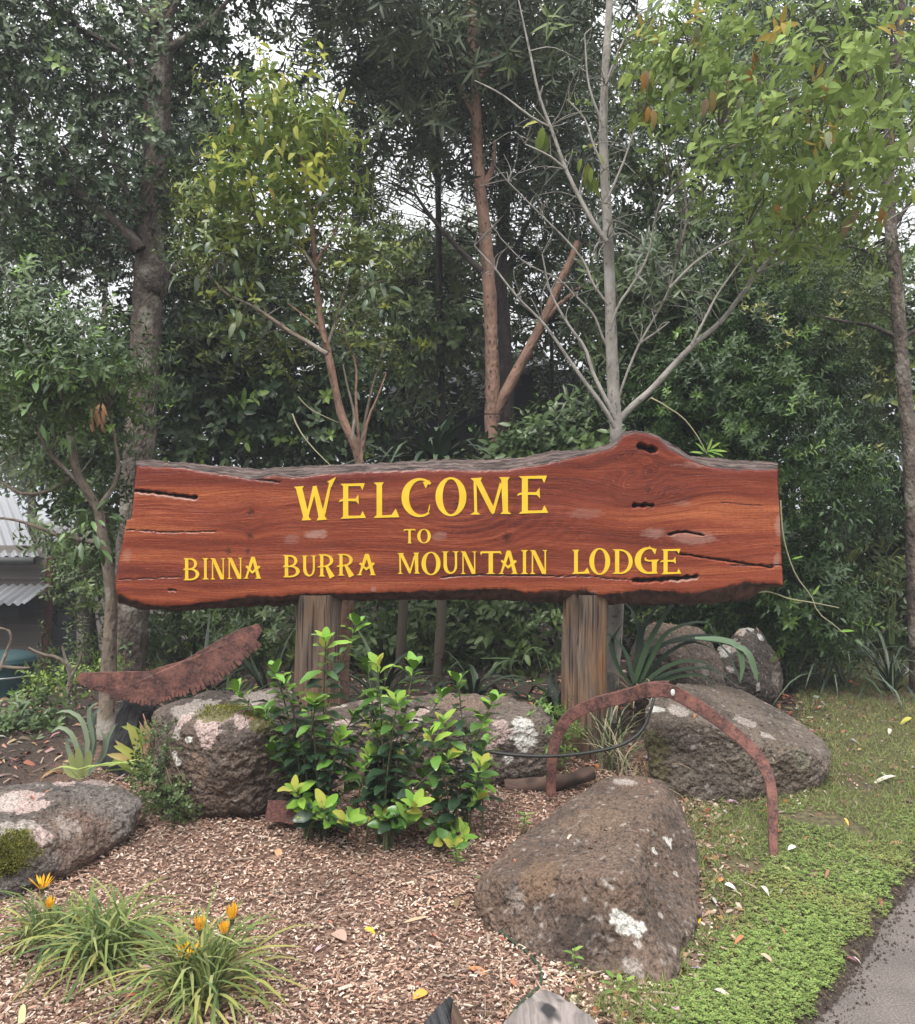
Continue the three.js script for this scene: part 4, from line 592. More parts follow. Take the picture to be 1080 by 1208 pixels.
// ---- clumps with orange flowers
{
  const cols = softShade([[0.17, 0.23, 0.06], [0.23, 0.29, 0.08], [0.13, 0.19, 0.05], [0.33, 0.36, 0.13], [0.11, 0.18, 0.06]]), yel = softShade([[0.42, 0.4, 0.12], [0.33, 0.34, 0.09]]), petalM = softShade([[0.85, 0.45, 0.012], [0.88, 0.55, 0.03], [0.8, 0.36, 0.01]]), cal = mat([0.09, 0.1, 0.03], 0.7), stalkM = mat([0.13, 0.17, 0.06], 0.7);
  const petal = leafGeo(0.05, 0.0085, { rings: [0.3, 0.7], wide: 0.6, fold: 0.3, curl: -0.1 });
  const clump = (label, px, py, n, len, seed, flowers, dry) => {
    const b = gpx(px, py), t = thing('gazania_clump', b, label, 'flower clump', 'orange flowering clumps at the bed edge');
    tuft(t, b, n, len, 0.0095, cols, seed, { el: [0.35, 1.45], sag: 0.75, spread: 0.07, seg: 6, wide: 0.6 });
    tuft(t, b.clone().add(V(0, 0.01, 0)), Math.round(n * 0.2), len * 1.15, 0.011, yel, seed + 1, { el: [0.15, 0.7], sag: 0.55, spread: 0.08, seg: 6, wide: 0.6 });
    tuft(t, b.clone().add(V(0, -0.01, 0)), dry, len * 0.6, 0.008, dryM, seed + 2, { el: [-0.05, 0.35], sag: 0.25, spread: 0.1, seg: 4, name: 'dry_leaf' });
    const r = rng(seed + 9);
    flowers.forEach(([fx, fy, s, open]) => {
      const d = -b.z + 0.05 * (r() - 0.5), top = P(fx, fy + 14, d), st = limb([b.clone().add(V((r() - 0.5) * 0.08, 0, 0)), b.clone().lerp(top, 0.5).add(V((top.x - b.x) * 0.15, 0.02, 0)), top], 0.0032, 0.0025, { seg: 5, n: 8 }), f = part('flower_stalk', st, stalkM, t);
      const cup = new THREE.CylinderGeometry(0.011 * s, 0.004, 0.022 * s, 8); cup.translate(top.x, top.y, top.z); part('calyx', cup, cal, f);
      const np = 16; for (let k = 0; k < np; k++) { const a = k / np * 6.283 + r() * 0.3, e = (open ? 0.75 : 1.2) + 0.3 * (r() - 0.5), dir = V(Math.cos(a) * Math.cos(e), Math.sin(e), Math.sin(a) * Math.cos(e)); const g = petal.clone().applyMatrix4(aim(top.clone().add(V(Math.cos(a) * 0.008, 0.008, Math.sin(a) * 0.008)), dir, UP.clone().sub(dir), s * (0.85 + 0.3 * r()))); part('petal', g, petalM[Math.floor(r() * 3)], f); }
    });
  };
  clump('flowering clump with two orange blooms, beside the grey mossy boulder', 62, 1112, 90, 0.26, 301, [[50, 1037, 1.05, 1], [59, 1060, 0.8, 0]], 24);
  clump('grassy clump without blooms between the two flowering ones', 128, 1135, 170, 0.36, 311, [], 40);
  clump('flowering clump with four orange blooms, lowest in the bed', 236, 1178, 190, 0.36, 321, [[236, 1086, 0.9, 0], [222, 1118, 1.0, 1], [265, 1090, 0.7, 0], [274, 1073, 0.95, 0]], 60);
  // spent bud beside them
}
// ---- bromeliads and staghorn between the left boulders
{
  const gold = softShade([[0.33, 0.36, 0.08], [0.4, 0.4, 0.1], [0.24, 0.31, 0.08], [0.46, 0.36, 0.14]]), silver = shade([[0.2, 0.25, 0.16], [0.15, 0.2, 0.13], [0.22, 0.27, 0.17], [0.1, 0.14, 0.11]], 0.8), lime = softShade([[0.32, 0.42, 0.09], [0.4, 0.48, 0.14]]);
  const b1 = P(168, 915, 4.72), br = thing('bromeliad', b1, 'yellow green bromeliad leaning against the rounded boulder with pink lichen', 'bromeliad');
  const R = (list, d, w, m, t, o) => part('leaf', ribbon(PP(list, d), w, o), m, t);
  [[[170, 915], [158, 893], [146, 884], [134, 880]], [[170, 912], [163, 884], [157, 865], [150, 852]], [[172, 910], [168, 880], [160, 862], [143, 857]], [[172, 912], [160, 897], [142, 893], [126, 890]], [[173, 914], [176, 885], [172, 868], [165, 855]], [[174, 914], [180, 890], [178, 870], [170, 850]], [[168, 916], [150, 905], [140, 898], [128, 905]], [[172, 915], [166, 900], [152, 888], [136, 873]]].forEach((l, i) => R(l, 4.7 + 0.02 * i, 0.04, gold[i % 4], br, { wide: 0.55, base: 0.7, fold: 0.35, face: V(0.1, 0.5, 0.9) }));
  const spike = limb(PP([[174, 905], [177, 870], [169, 842]], 4.74), 0.006, 0.003, { seg: 5 }); part('flower_spike', spike, mat([0.42, 0.22, 0.17], 0.8), br);
  [[[176, 890], [180, 862], [177, 852]], [[172, 895], [171, 868], [164, 850]]].forEach(l => part('bract', ribbon(PP(l, 4.7), 0.03, { wide: 0.5 }), mat([0.45, 0.25, 0.18], 0.8), br));
  const b2 = P(96, 915, 4.9), sg = thing('staghorn_fern', b2, 'silver green staghorn fern with forked fronds behind the left boulder', 'fern');
  [[[98, 912], [104, 880], [100, 858], [94, 846], [78, 838], [65, 842]], [[100, 912], [110, 875], [106, 850], [106, 836], [116, 828]], [[98, 912], [92, 885], [84, 865], [70, 858], [60, 865]], [[104, 912], [112, 880], [110, 860], [112, 842], [121, 833]], [[98, 915], [88, 900], [80, 880], [79, 868]], [[104, 912], [122, 892], [128, 870], [138, 853]], [[104, 915], [122, 890], [124, 870], [118, 862]], [[100, 914], [98, 890], [88, 875], [76, 872]]].forEach((l, i) => R(l, 4.92 + 0.02 * i, 0.026, silver[i % 4], sg, { wide: 0.4, base: 0.55, fold: 0.3, face: V(0.1, 0.5, 0.9) }));
  [[[98, 918], [88, 905], [82, 888]], [[98, 916], [94, 898], [92, 880]], [[96, 918], [84, 912], [74, 900]], [[100, 916], [104, 898], [106, 884]]].forEach((l, i) => part('shield_frond', ribbon(PP(l, 4.75), 0.04, { wide: 0.6, base: 0.6, face: V(0.3, 0.6, 0.7) }), softShade([[0.3, 0.34, 0.13]])[0], sg));
  const b3 = P(178, 922, 4.58), lo = thing('lily_plant', b3, 'lime strap leaved lily drooping over the left boulder crest', 'lily');
  [[[180, 905], [150, 900], [120, 903], [92, 908], [78, 922]], [[180, 908], [140, 900], [110, 905], [92, 915], [84, 924]], [[178, 912], [150, 908], [120, 911], [108, 915]], [[180, 903], [165, 897], [130, 903], [100, 903]], [[176, 925], [168, 926], [160, 929], [150, 932]], [[92, 908], [76, 905], [66, 907], [54, 912]]].forEach((l, i) => R(l, 4.52 + 0.012 * i, 0.028, lime[i % 2], lo, { wide: 0.4 }));
  // trailing creeper in the gap
  const rc = rng(9), cr = thing('creeper', gpx(178, 960), 'small leaved creeper hanging in the dark gap between the two left boulders', 'creeper'), list = scatter(rc, [blob(178, 930, 4.5, 20, 38, 0.08), blob(205, 950, 4.48, 16, 18, 0.05), blob(188, 880, 4.5, 6, 18, 0.05)], 60, 4, 0.03);
  copies('foliage', sprig(3, { n: 7, len: 0.07, L: 0.02, W: 0.014, opts: { rings: [0.5] } }), leafMat, twigs(list, rc, [0.035, 0.06, 0.03], [0.12, 0.15, 0.08]), cr);
  const trail = [[[196, 905], [202, 925], [210, 940]], [[184, 890], [178, 925], [170, 970]], [[200, 880], [208, 905], [222, 925]], [[136, 925], [137, 950], [138, 962]], [[160, 940], [157, 960], [150, 980]]].map(l => limb(PP(l, 4.42), 0.003, 0.002, { seg: 4 })); part('stem', mergeGeometries(trail), mat([0.2, 0.15, 0.1], 0.9), cr);
}
// ---- strap leaved plants under and beside the sign
{
  const S = (name, label, cat, px, py, d, n, len, w, mats, seed, o) => { const b = P(px, py, d), gy = groundY(b.x, d), t = thing(name, V(b.x, gy, b.z), label, cat); if (/dracaena|pandanus/.test(name) && b.y > gy + 0.3) part('stem', limb([V(b.x, gy, b.z), V(b.x + 0.04, (gy + b.y) / 2, b.z), b], 0.04, 0.03, { seg: 8, rough: 0.2 }), mat([0.07, 0.055, 0.04], 0.95), t); else b.y = gy; tuft(t, b, n, len, w, mats, seed, o); return t; };
  const a = thing('crinum_lily', P(750, 815, 5.75), 'dark strap leaved lily arching beside the right log post over the boulders', 'lily');
  [[[750, 815], [760, 772], [800, 757], [850, 760], [872, 802], [875, 808]], [[750, 812], [775, 766], [830, 750], [875, 764], [892, 803]], [[748, 808], [768, 755], [800, 706], [822, 690]], [[748, 806], [735, 766], [715, 748], [690, 755]], [[752, 818], [790, 795], [840, 790], [872, 812]], [[750, 812], [758, 745], [786, 702]], [[750, 816], [795, 800], [830, 798], [845, 812]], [[746, 810], [730, 790], [722, 760], [735, 735]], [[752, 812], [790, 770], [818, 758], [850, 770]], [[748, 812], [756, 760], [746, 722], [730, 705]], [[752, 812], [770, 775], [790, 745], [835, 735], [842, 748]], [[752, 815], [782, 790], [812, 780], [838, 786], [850, 800]]].forEach((l, i) => part('leaf', ribbon(PP(l, 5.72 - 0.03 * (i % 4)), 0.045, { n: 12, wide: 0.3, base: 0.8, face: V(0, 1, 0.3) }), crinumM[(i * 3) % 4], a));
  const tips = [[[820, 753], [850, 755], [869, 762], [876, 785], [873, 806]], [[850, 757], [880, 768], [890, 790], [894, 805]]]; tips.forEach(l => part('leaf', ribbon(PP(l, 5.5), 0.045, { n: 10, wide: 0.4, base: 0.4, face: V(0, 0.7, 0.75) }), shade([[0.1, 0.16, 0.085]])[0], a));
  tuft(a, P(750, 820, 5.7), 24, 0.35, 0.012, dryM, 47, { el: [-0.2, 0.9], sag: 0.8, name: 'dry_leaf' });
  S('strap_lily', 'dark strap leaved clump with pale forked leaf left of the right post', 'lily', 652, 835, 6.0, 26, 0.62, 0.036, strapDark, 401, { el: [0.3, 1.3], sag: 0.9 });
  const fk = thing('orchid_leaf', P(640, 790, 5.9), 'pale green drooping leaves hanging below the sign near the right post', 'plant'); [[[645, 768], [630, 764], [620, 772], [615, 790]], [[645, 768], [634, 768], [636, 780], [641, 796]], [[640, 770], [646, 785], [651, 800]], [[567, 777], [590, 777], [602, 778], [590, 786]]].forEach(l => part('leaf', ribbon(PP(l, 5.9), 0.035, { wide: 0.5 }), softShade([[0.3, 0.45, 0.18]])[0], fk));
  S('cordyline', 'spray of stiff dark blades behind the raised end of the saw', 'cordyline', 235, 805, 6.4, 54, 0.72, 0.032, strapDark, 411, { el: [0.35, 1.45], sag: 0.35 });
  S('flax_lily', 'upright green blades beneath the upper saw teeth', 'lily', 268, 835, 5.75, 30, 0.5, 0.03, strapMid, 421, { el: [0.8, 1.5], sag: 0.4 });
  S('flax_lily', 'upright dark blades right of the saw tip and left of the post', 'lily', 322, 830, 6.0, 26, 0.7, 0.025, strapDark, 423, { el: [0.9, 1.5], sag: 0.35 });
  S('dracaena', 'fountain of broad dark arching leaves above the sign centre', 'dracaena', 515, 560, 6.7, 60, 0.66, 0.05, strapDracaena, 431, { el: [0.3, 1.45], sag: 0.75 });
  S('dracaena', 'smaller fountain of grey green leaves left of the bigger one above the sign', 'dracaena', 470, 565, 6.9, 34, 0.5, 0.04, strapDracaena, 433, { el: [0.5, 1.45], sag: 0.7 });
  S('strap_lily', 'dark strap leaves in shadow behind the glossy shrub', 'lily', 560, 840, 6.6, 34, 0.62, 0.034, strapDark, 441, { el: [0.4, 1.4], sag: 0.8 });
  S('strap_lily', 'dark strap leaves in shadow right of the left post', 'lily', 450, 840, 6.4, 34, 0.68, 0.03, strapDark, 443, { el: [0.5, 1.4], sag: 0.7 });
  S('mat_rush', 'pale arching rush blades over the bank by the hedge foot', 'rush', 985, 762, 7.1, 46, 0.95, 0.018, shade([[0.09, 0.13, 0.08], [0.13, 0.17, 0.11], [0.06, 0.1, 0.05], [0.17, 0.2, 0.14]], 0.5), 451, { el: [0.4, 1.3], sag: 0.95, spread: 0.12 });
  S('mat_rush', 'short rush blades under the hedge right of the small dark boulder', 'rush', 935, 790, 7.0, 30, 0.5, 0.018, strapDark, 453, { el: [0.3, 1.3], sag: 0.8 });
  S('mat_rush', 'rush blades crossing the slender right trunk near its foot', 'rush', 1050, 765, 7.0, 34, 0.8, 0.02, strapDark, 455, { el: [0.4, 1.3], sag: 0.9 });
  S('mat_rush', 'grassy tuft growing between the right post and broad boulder', 'rush', 722, 900, 5.25, 60, 0.5, 0.008, shade([[0.1, 0.14, 0.06], [0.16, 0.18, 0.09], [0.25, 0.22, 0.13]], 0.7), 457, { el: [0.7, 1.5], sag: 0.6, spread: 0.08 });
  S('dry_grass', 'tangle of dry stalks against the broad boulder by the post', 'grass tuft', 745, 895, 5.0, 40, 0.42, 0.006, dryM, 459, { el: [0.2, 1.5], sag: 0.6, spread: 0.12 });
  S('pandanus', 'dark stiff blades behind the slender right trunk', 'pandanus', 1068, 600, 8.6, 50, 1.0, 0.045, strapDark, 461, { el: [-0.3, 1.4], sag: 0.5 });
  // palm frond by the right trunk
  const pf = thing('palm', P(1050, 760, 7.9), 'young palm with yellow green feather fronds between hedge and right trunk', 'palm'), pm = softShade([[0.2, 0.24, 0.06], [0.26, 0.28, 0.08], [0.13, 0.19, 0.06]]);
  const frond = (pts, d, s) => { const c = new THREE.CatmullRomCurve3(PP(pts, d)); part('frond', limb(PP(pts, d), 0.008, 0.003, { seg: 5 }), pm[2], pf); for (let k = 1; k < 15; k++) for (const q of [-1, 1]) { const t = 0.15 + 0.85 * k / 15, p = c.getPoint(t), tg = c.getTangent(t), L = s * (1 - 0.5 * t), out = V(tg.y * q * 0.5, -0.55 + (q > 0 ? 0.5 : 0), 0.5 * q).addScaledVector(tg, 0.7).normalize(); part('leaflet', ribbon([p, p.clone().addScaledVector(out, L * 0.55).add(V(0, 0.02, 0)), p.clone().addScaledVector(out, L).add(V(0, -0.06, 0))], 0.028, { n: 4 }), pm[k % 3], pf); } };
  frond([[1052, 760], [1052, 690], [1040, 645], [1012, 650], [992, 672]], 7.8, 0.3); frond([[1054, 760], [1058, 690], [1066, 660], [1085, 650], [1105, 670]], 7.8, 0.3); frond([[1050, 760], [1044, 700], [1020, 680], [998, 700]], 7.7, 0.26);
  // small weeds and seedlings
  const weed = (label, px, py, h, seed, mats, n = 9, spread = 0) => { const b = gpx(px, py), r = rng(seed), t = thing('weed', b, label, 'weed'); const top = b.clone().add(V((r() - 0.5) * 0.03, h, 0)); part('stem', limb([b, top], 0.0025, 0.0012, { seg: 4, n: 3 }), mat([0.12, 0.17, 0.05], 0.8), t); const g = leafGeo(0.05, 0.022, { rings: [0.3, 0.7], curl: 0.25 }); for (let k = 0; k < n; k++) { const a = k * 2.4, tt = 0.3 + 0.7 * k / n, dir = V(Math.cos(a), 0.5, Math.sin(a)); leafMesh(t, g, mats[k % mats.length], aim(b.clone().lerp(top, tt).add(V(Math.cos(a) * spread, 0, Math.sin(a) * spread)), dir, UP, 0.6 + 0.5 * r())); } };
  const wl = softShade([[0.2, 0.36, 0.06], [0.14, 0.28, 0.05], [0.28, 0.42, 0.09]]);
  weed('bright seedling with a lime tip left of the front boulder crest', 618, 985, 0.11, 1, wl, 10); weed('small lime weed at the rusty arch foot', 648, 930, 0.05, 2, wl, 9, 0.015); weed('thin upright weed at the lower left side of the front boulder', 676, 1150, 0.1, 3, wl, 7);
  weed('low leafy weed beside the mossy grey boulder', 30, 1050, 0.05, 4, softShade([[0.1, 0.2, 0.07], [0.14, 0.26, 0.09]]), 14, 0.05); weed('pale weed against the left edge of the front boulder', 572, 1065, 0.12, 5, wl, 6); weed('wispy weed at the broad boulder base', 805, 932, 0.1, 6, softShade([[0.12, 0.18, 0.1]]), 9);
  weed('clover sprig at the mulch edge under the front boulder', 735, 1172, 0.04, 7, wl, 8, 0.03);
  const bx = P(600, 1000, 4.2); weed('tall seedling at the shrub foot', 540, 1025, 0.1, 8, wl, 10);
  // climbing tendrils
  const vm = mat([0.35, 0.33, 0.2], 0.8), vl = softShade([[0.22, 0.4, 0.07], [0.3, 0.45, 0.1]]), lgv = leafGeo(0.1, 0.02, { rings: [0.3, 0.7], curl: 0.3 });
  const tend = (name, label, pts, d, leaves) => { const t = thing(name, PP(pts, d)[pts.length - 1], label, 'vine'); part('stem', limb(PP(pts, d), 0.0055, 0.0035, { seg: 5 }), vm, t); leaves.forEach(([x, y, a], i) => leafMesh(t, lgv, vl[i % 2], aim(P(x, y, d), V(Math.cos(a), Math.sin(a), 0.3), V(0.2, 0.6, 1), 0.8 + 0.1 * (i % 3)))); };
  tend('vine_tendril', 'bare vine tendril with a green tuft rising over the sign top', [[764, 473], [762, 468], [770, 470], [790, 482], [805, 492], [822, 513], [834, 535]], 5.75, [[834, 533, 0.3], [834, 533, 1.2], [836, 532, -0.2], [838, 530, 0.7], [832, 534, 2.2], [840, 532, 0.1], [836, 536, -0.5], [830, 535, 2.9]]);
  tend('vine_tendril', 'pale vine hanging down the hedge past the sign end', [[921, 590], [924, 630], [930, 655], [940, 680], [958, 705], [965, 722], [985, 738], [999, 750]], 5.9, [[934, 660, 0.4], [958, 703, 1.0], [990, 745, 0.2]]);
  tend('dry_twig', 'bare horizontal twig sticking out below the sign end', [[893, 699], [908, 698], [930, 706], [960, 711], [990, 717]], 5.7, []);
  tend('dry_twig', 'bare twig leaning up behind the sign left of the young tree', [[345, 488], [352, 505], [368, 527], [390, 549]], 5.9, []);
  tend('dry_twig', 'bent bare twig joining the young tree trunk', [[352, 468], [365, 482], [380, 490], [400, 499]], 6.3, []);
}
// ---------------------------------------------------------------- trees
const barkTex = (c0, c1, sx, sy, sd, spots) => tex(512, 512, (u, v) => { const n = fbm(u * sx, v * sy, sd, 4), m = fbm(u * 4, v * 3, sd + 5, 3), k = noise(u * sx * 3, v * sy * 3, sd); let c = mix3(c0, c1, clamp(0.5 + n * 0.9 + 0.6 * m)); if (k > 0.3) c = mix3(c, [c0[0] * 0.4, c0[1] * 0.4, c0[2] * 0.4], clamp((k - 0.3) * 3)); if (spots && m > 0.12) c = mix3(c, spots, clamp((m - 0.12) * 5)); return c; });
const barkBump = tex(512, 512, (u, v) => 0.5 + 0.8 * fbm(u * 30, v * 18, 3, 4), { srgb: false });
const bk = (t, b = 0.012) => new THREE.MeshStandardMaterial({ map: t, bumpMap: barkBump, bumpScale: b, roughness: 0.95 });
const barkBrown = bk(barkTex([0.055, 0.045, 0.04], [0.2, 0.155, 0.125], 22, 12, 1, [0.27, 0.25, 0.21]), 0.025), barkDark = bk(barkTex([0.025, 0.02, 0.018], [0.08, 0.065, 0.055], 16, 9, 2));
const barkRed = bk(barkTex([0.15, 0.09, 0.065], [0.33, 0.2, 0.145], 10, 7, 3)), barkPale = bk(barkTex([0.2, 0.185, 0.165], [0.42, 0.39, 0.35], 10, 9, 4, [0.46, 0.45, 0.42]), 0.006), barkTan = bk(barkTex([0.11, 0.085, 0.065], [0.27, 0.215, 0.165], 16, 8, 5, [0.33, 0.3, 0.26]));
const SP = {
  broad: [sprig(101, { n: 11, len: 0.26, L: 0.085, W: 0.036 }), sprig(102, { n: 9, len: 0.22, L: 0.08, W: 0.036, droop: 0.6 })],
  round: [sprig(111, { n: 12, len: 0.24, L: 0.06, W: 0.03 }), sprig(112, { n: 14, len: 0.28, L: 0.058, W: 0.027, droop: 0.5 })],
  fine: [sprig(121, { n: 18, len: 0.24, L: 0.055, W: 0.017, droop: 0.55, ang: 1.0 }), sprig(122, { n: 16, len: 0.2, L: 0.05, W: 0.018, droop: 0.4, ang: 1.0 })],
  long: [sprig(131, { n: 12, len: 0.26, L: 0.14, W: 0.024, droop: 0.7, ang: 0.8, opts: { curl: 0.15, rings: [0.3, 0.7], wide: 0.45 } }), sprig(132, { n: 10, len: 0.22, L: 0.15, W: 0.022, droop: 1.0, ang: 0.7, opts: { curl: 0.25 } })],
  big: [sprig(141, { n: 8, len: 0.3, L: 0.13, W: 0.05, droop: 0.5, ang: 1.0, opts: { curl: 0.35, rings: [0.25, 0.5, 0.78] } }), sprig(142, { n: 7, len: 0.26, L: 0.12, W: 0.048, droop: 0.8, ang: 1.0, opts: { curl: 0.3, rings: [0.25, 0.5, 0.78] } })],
  young: [sprig(151, { n: 9, len: 0.26, L: 0.095, W: 0.034, droop: 0.8, ang: 1.1, opts: { curl: 0.35 } }), sprig(152, { n: 8, len: 0.22, L: 0.085, W: 0.032, droop: 1.0, ang: 1.1, opts: { curl: 0.4 } })],
};
const G_ = (p) => { const q = p.clone(); q.y = groundY(q.x, -q.z); return q; };
const treeAt = (name, label, px, d, cat = 'tree', group) => thing(name, G_(P(px, 700, d)), label, cat, group);
// bare twigs inside a crown: thin limbs from forks to clump centres
function twigWood(parent, r, list, n, roots, rad, m) { const gs = []; for (let i = 0; i < n; i++) { const e = list[Math.floor(r() * list.length)].p, q = roots.reduce((a, b) => b.distanceTo(e) + r() * 0.3 < a.distanceTo(e) ? b : a, roots[0]); const mid1 = q.clone().lerp(e, 0.4).add(V((r() - 0.5) * 0.15, 0.1 * r(), (r() - 0.5) * 0.15)); gs.push(limb([q, mid1, e], rad, rad * 0.35, { seg: 4, n: 6 })); } if (gs.length) { const o = part('twigs', mergeGeometries(gs), m, parent); o.userData.kind = 'stuff'; } }
// the nearest leaves of a crown one by one, the rest as one mass
const singles = (t, r, blobs, n, geo, mats, { spread = 0.14, out = 0.5, grav = 0.5, s0 = 0.7, s1 = 1.25, per = 5 } = {}) => scatter(r, blobs, Math.ceil(n / per), per, spread, { grav, outw: out }).slice(0, n).forEach(e => leafMesh(t, geo, mats[Math.floor(r() * mats.length)], aim(e.p, e.dir, V((r() - 0.5) * 0.8, 1, 0.5 + (r() - 0.5) * 0.8), lerp(s0, s1, r()))));

{ // big tree on the left
  const r = rng(501), t = treeAt('tall_tree', 'tall tree with a thick lichened brown trunk rising behind the left end of the sign', 150, 7.6);
  const d = 7.6;
  part('trunk', limb(PP([[148, 830], [152, 760], [158, 650], [163, 550], [168, 470], [172, 400], [175, 330], [178, 270], [184, 200], [187, 120], [190, 40], [195, -60], [198, -200]], d), 0.145, 0.085, { seg: 18, rough: 0.14, n: 150, seed: 2 }), barkBrown, t);
  const br = [[[166, 295], [150, 275], [120, 250], [90, 228], [60, 214], [28, 208], [-20, 220]], [[100, 235], [88, 215], [82, 190], [70, 172], [45, 160]], [[188, 230], [205, 210], [228, 195], [238, 175], [246, 160]], [[215, 203], [235, 212], [262, 215]], [[184, 30], [170, 14], [150, -10]], [[197, 25], [205, 10], [220, -20]], [[176, 300], [160, 250], [130, 180], [110, 100], [100, 40]], [[190, 330], [215, 310], [250, 290]], [[180, 100], [140, 60], [90, 30]], [[195, 60], [240, 30], [280, -10]]];
  br.forEach((b, i) => part('branch', limb(PP(b, d - 0.15 + 0.1 * (i % 4)), i === 0 ? 0.05 : 0.035, 0.012, { seg: 9, rough: 0.12 }), barkBrown, t));
  part('burr', (() => { const g = new THREE.SphereGeometry(0.14, 20, 14), q = g.attributes.position; for (let i = 0; i < q.count; i++) { const k = 1 + 0.3 * noise(q.getX(i) * 14, q.getY(i) * 14, q.getZ(i) * 14); q.setXYZ(i, q.getX(i) * k, q.getY(i) * k * 1.5, q.getZ(i) * k); } g.computeVertexNormals(); const p = P(180, 325, d - 0.02); g.translate(p.x, p.y, p.z); return g; })(), barkBrown, t);
  const bl = [blob(60, 60, 7.6, 110, 90, 0.9), blob(170, 60, 8.1, 110, 90, 0.7), blob(265, 30, 8.0, 60, 80, 0.6), blob(180, 140, 7.2, 60, 120, 0.4), blob(60, 240, 7.4, 90, 50, 0.5), blob(90, 170, 7.5, 120, 60, 0.8), blob(230, 150, 8.2, 70, 80, 0.6), blob(20, 130, 7.2, 60, 120, 0.7), blob(120, 330, 7.9, 100, 60, 0.5), blob(60, 290, 8.0, 70, 40, 0.6), blob(220, 280, 8.3, 60, 60, 0.5), blob(180, -80, 7.6, 260, 80, 1.4), blob(-60, 80, 7.2, 60, 160, 1), blob(290, 160, 8.4, 60, 70, 0.5)];
  const list = scatter(r, bl, 480, 6, 0.16); crown(t, SP.round, leafMat, twigs(list, r, [0.026, 0.04, 0.028], [0.085, 0.11, 0.075], { odd: [0.15, 0.2, 0.08], pOdd: 0.06 }));
  twigWood(t, r, list, 90, br.flatMap(b => PP(b, d)), 0.01, barkBrown);
}
{ // slim front-left tree
  const r = rng(511), d = 5.75, t = treeAt('slim_tree', 'slim grey barked small tree in front of the thick trunk at the left sign end', 127, 5.75);
  part('trunk', limb(PP([[126, 870], [127, 820], [130, 750], [131, 700], [126, 660], [120, 625], [116, 600], [103, 580], [92, 560], [86, 530], [80, 500], [76, 460]], d), 0.052, 0.018, { seg: 12, rough: 0.12, flare: 0.3 }), barkTan, t);
  const br = [[[117, 605], [122, 590], [134, 575], [140, 550], [136, 520], [128, 480]], [[118, 640], [95, 637], [70, 632], [40, 620], [10, 612], [-20, 612]], [[92, 562], [80, 567], [60, 578], [30, 583], [0, 568], [-15, 560]], [[98, 572], [78, 555], [60, 535], [40, 500], [25, 470]], [[130, 700], [150, 670], [155, 640]], [[80, 500], [60, 460], [40, 420], [28, 380]], [[128, 480], [140, 440], [135, 400]], [[76, 460], [95, 420], [100, 380]]];
  br.forEach((b, i) => part('branch', limb(PP(b, d + 0.05 * (i % 3)), 0.017, 0.006, { seg: 7 }), barkTan, t));
  const bl = [blob(80, 450, 5.7, 80, 45, 0.4), blob(40, 400, 5.9, 55, 55, 0.4), blob(120, 430, 5.8, 45, 40, 0.3), blob(20, 470, 5.7, 40, 40, 0.3), blob(100, 530, 6.0, 50, 45, 0.3), blob(30, 350, 6.0, 40, 45, 0.3), blob(105, 630, 6.0, 22, 45, 0.2)];
  const list = scatter(r, bl, 120, 5, 0.11); crown(t, SP.fine, leafMat, twigs(list, r, [0.03, 0.05, 0.026], [0.09, 0.125, 0.06], { odd: [0.15, 0.22, 0.07], pOdd: 0.1 }));
  singles(t, r, [blob(80, 460, 5.55, 75, 45, 0.25), blob(108, 620, 5.7, 20, 45, 0.2)], 130, leafGeo(0.1, 0.032, { curl: 0.3 }), shade([[0.07, 0.12, 0.045], [0.1, 0.17, 0.06], [0.13, 0.22, 0.07], [0.05, 0.09, 0.045]], 0.42));
  const dr = leafGeo(0.1, 0.03, { curl: 0.5 }), dm = shade([[0.3, 0.16, 0.08], [0.36, 0.2, 0.1]], 0.8); for (let k = 0; k < 16; k++) leafMesh(t, dr, dm[k % 2], aim(P(116 + 9 * gauss(r), 488 + 16 * gauss(r), 5.5), V(r() - 0.5, -1, r() - 0.5), V(0, 0.3, 1), 0.8), 'dead_leaf');
  twigWood(t, r, list, 60, br.flatMap(b => PP(b, d)), 0.006, barkTan);
}
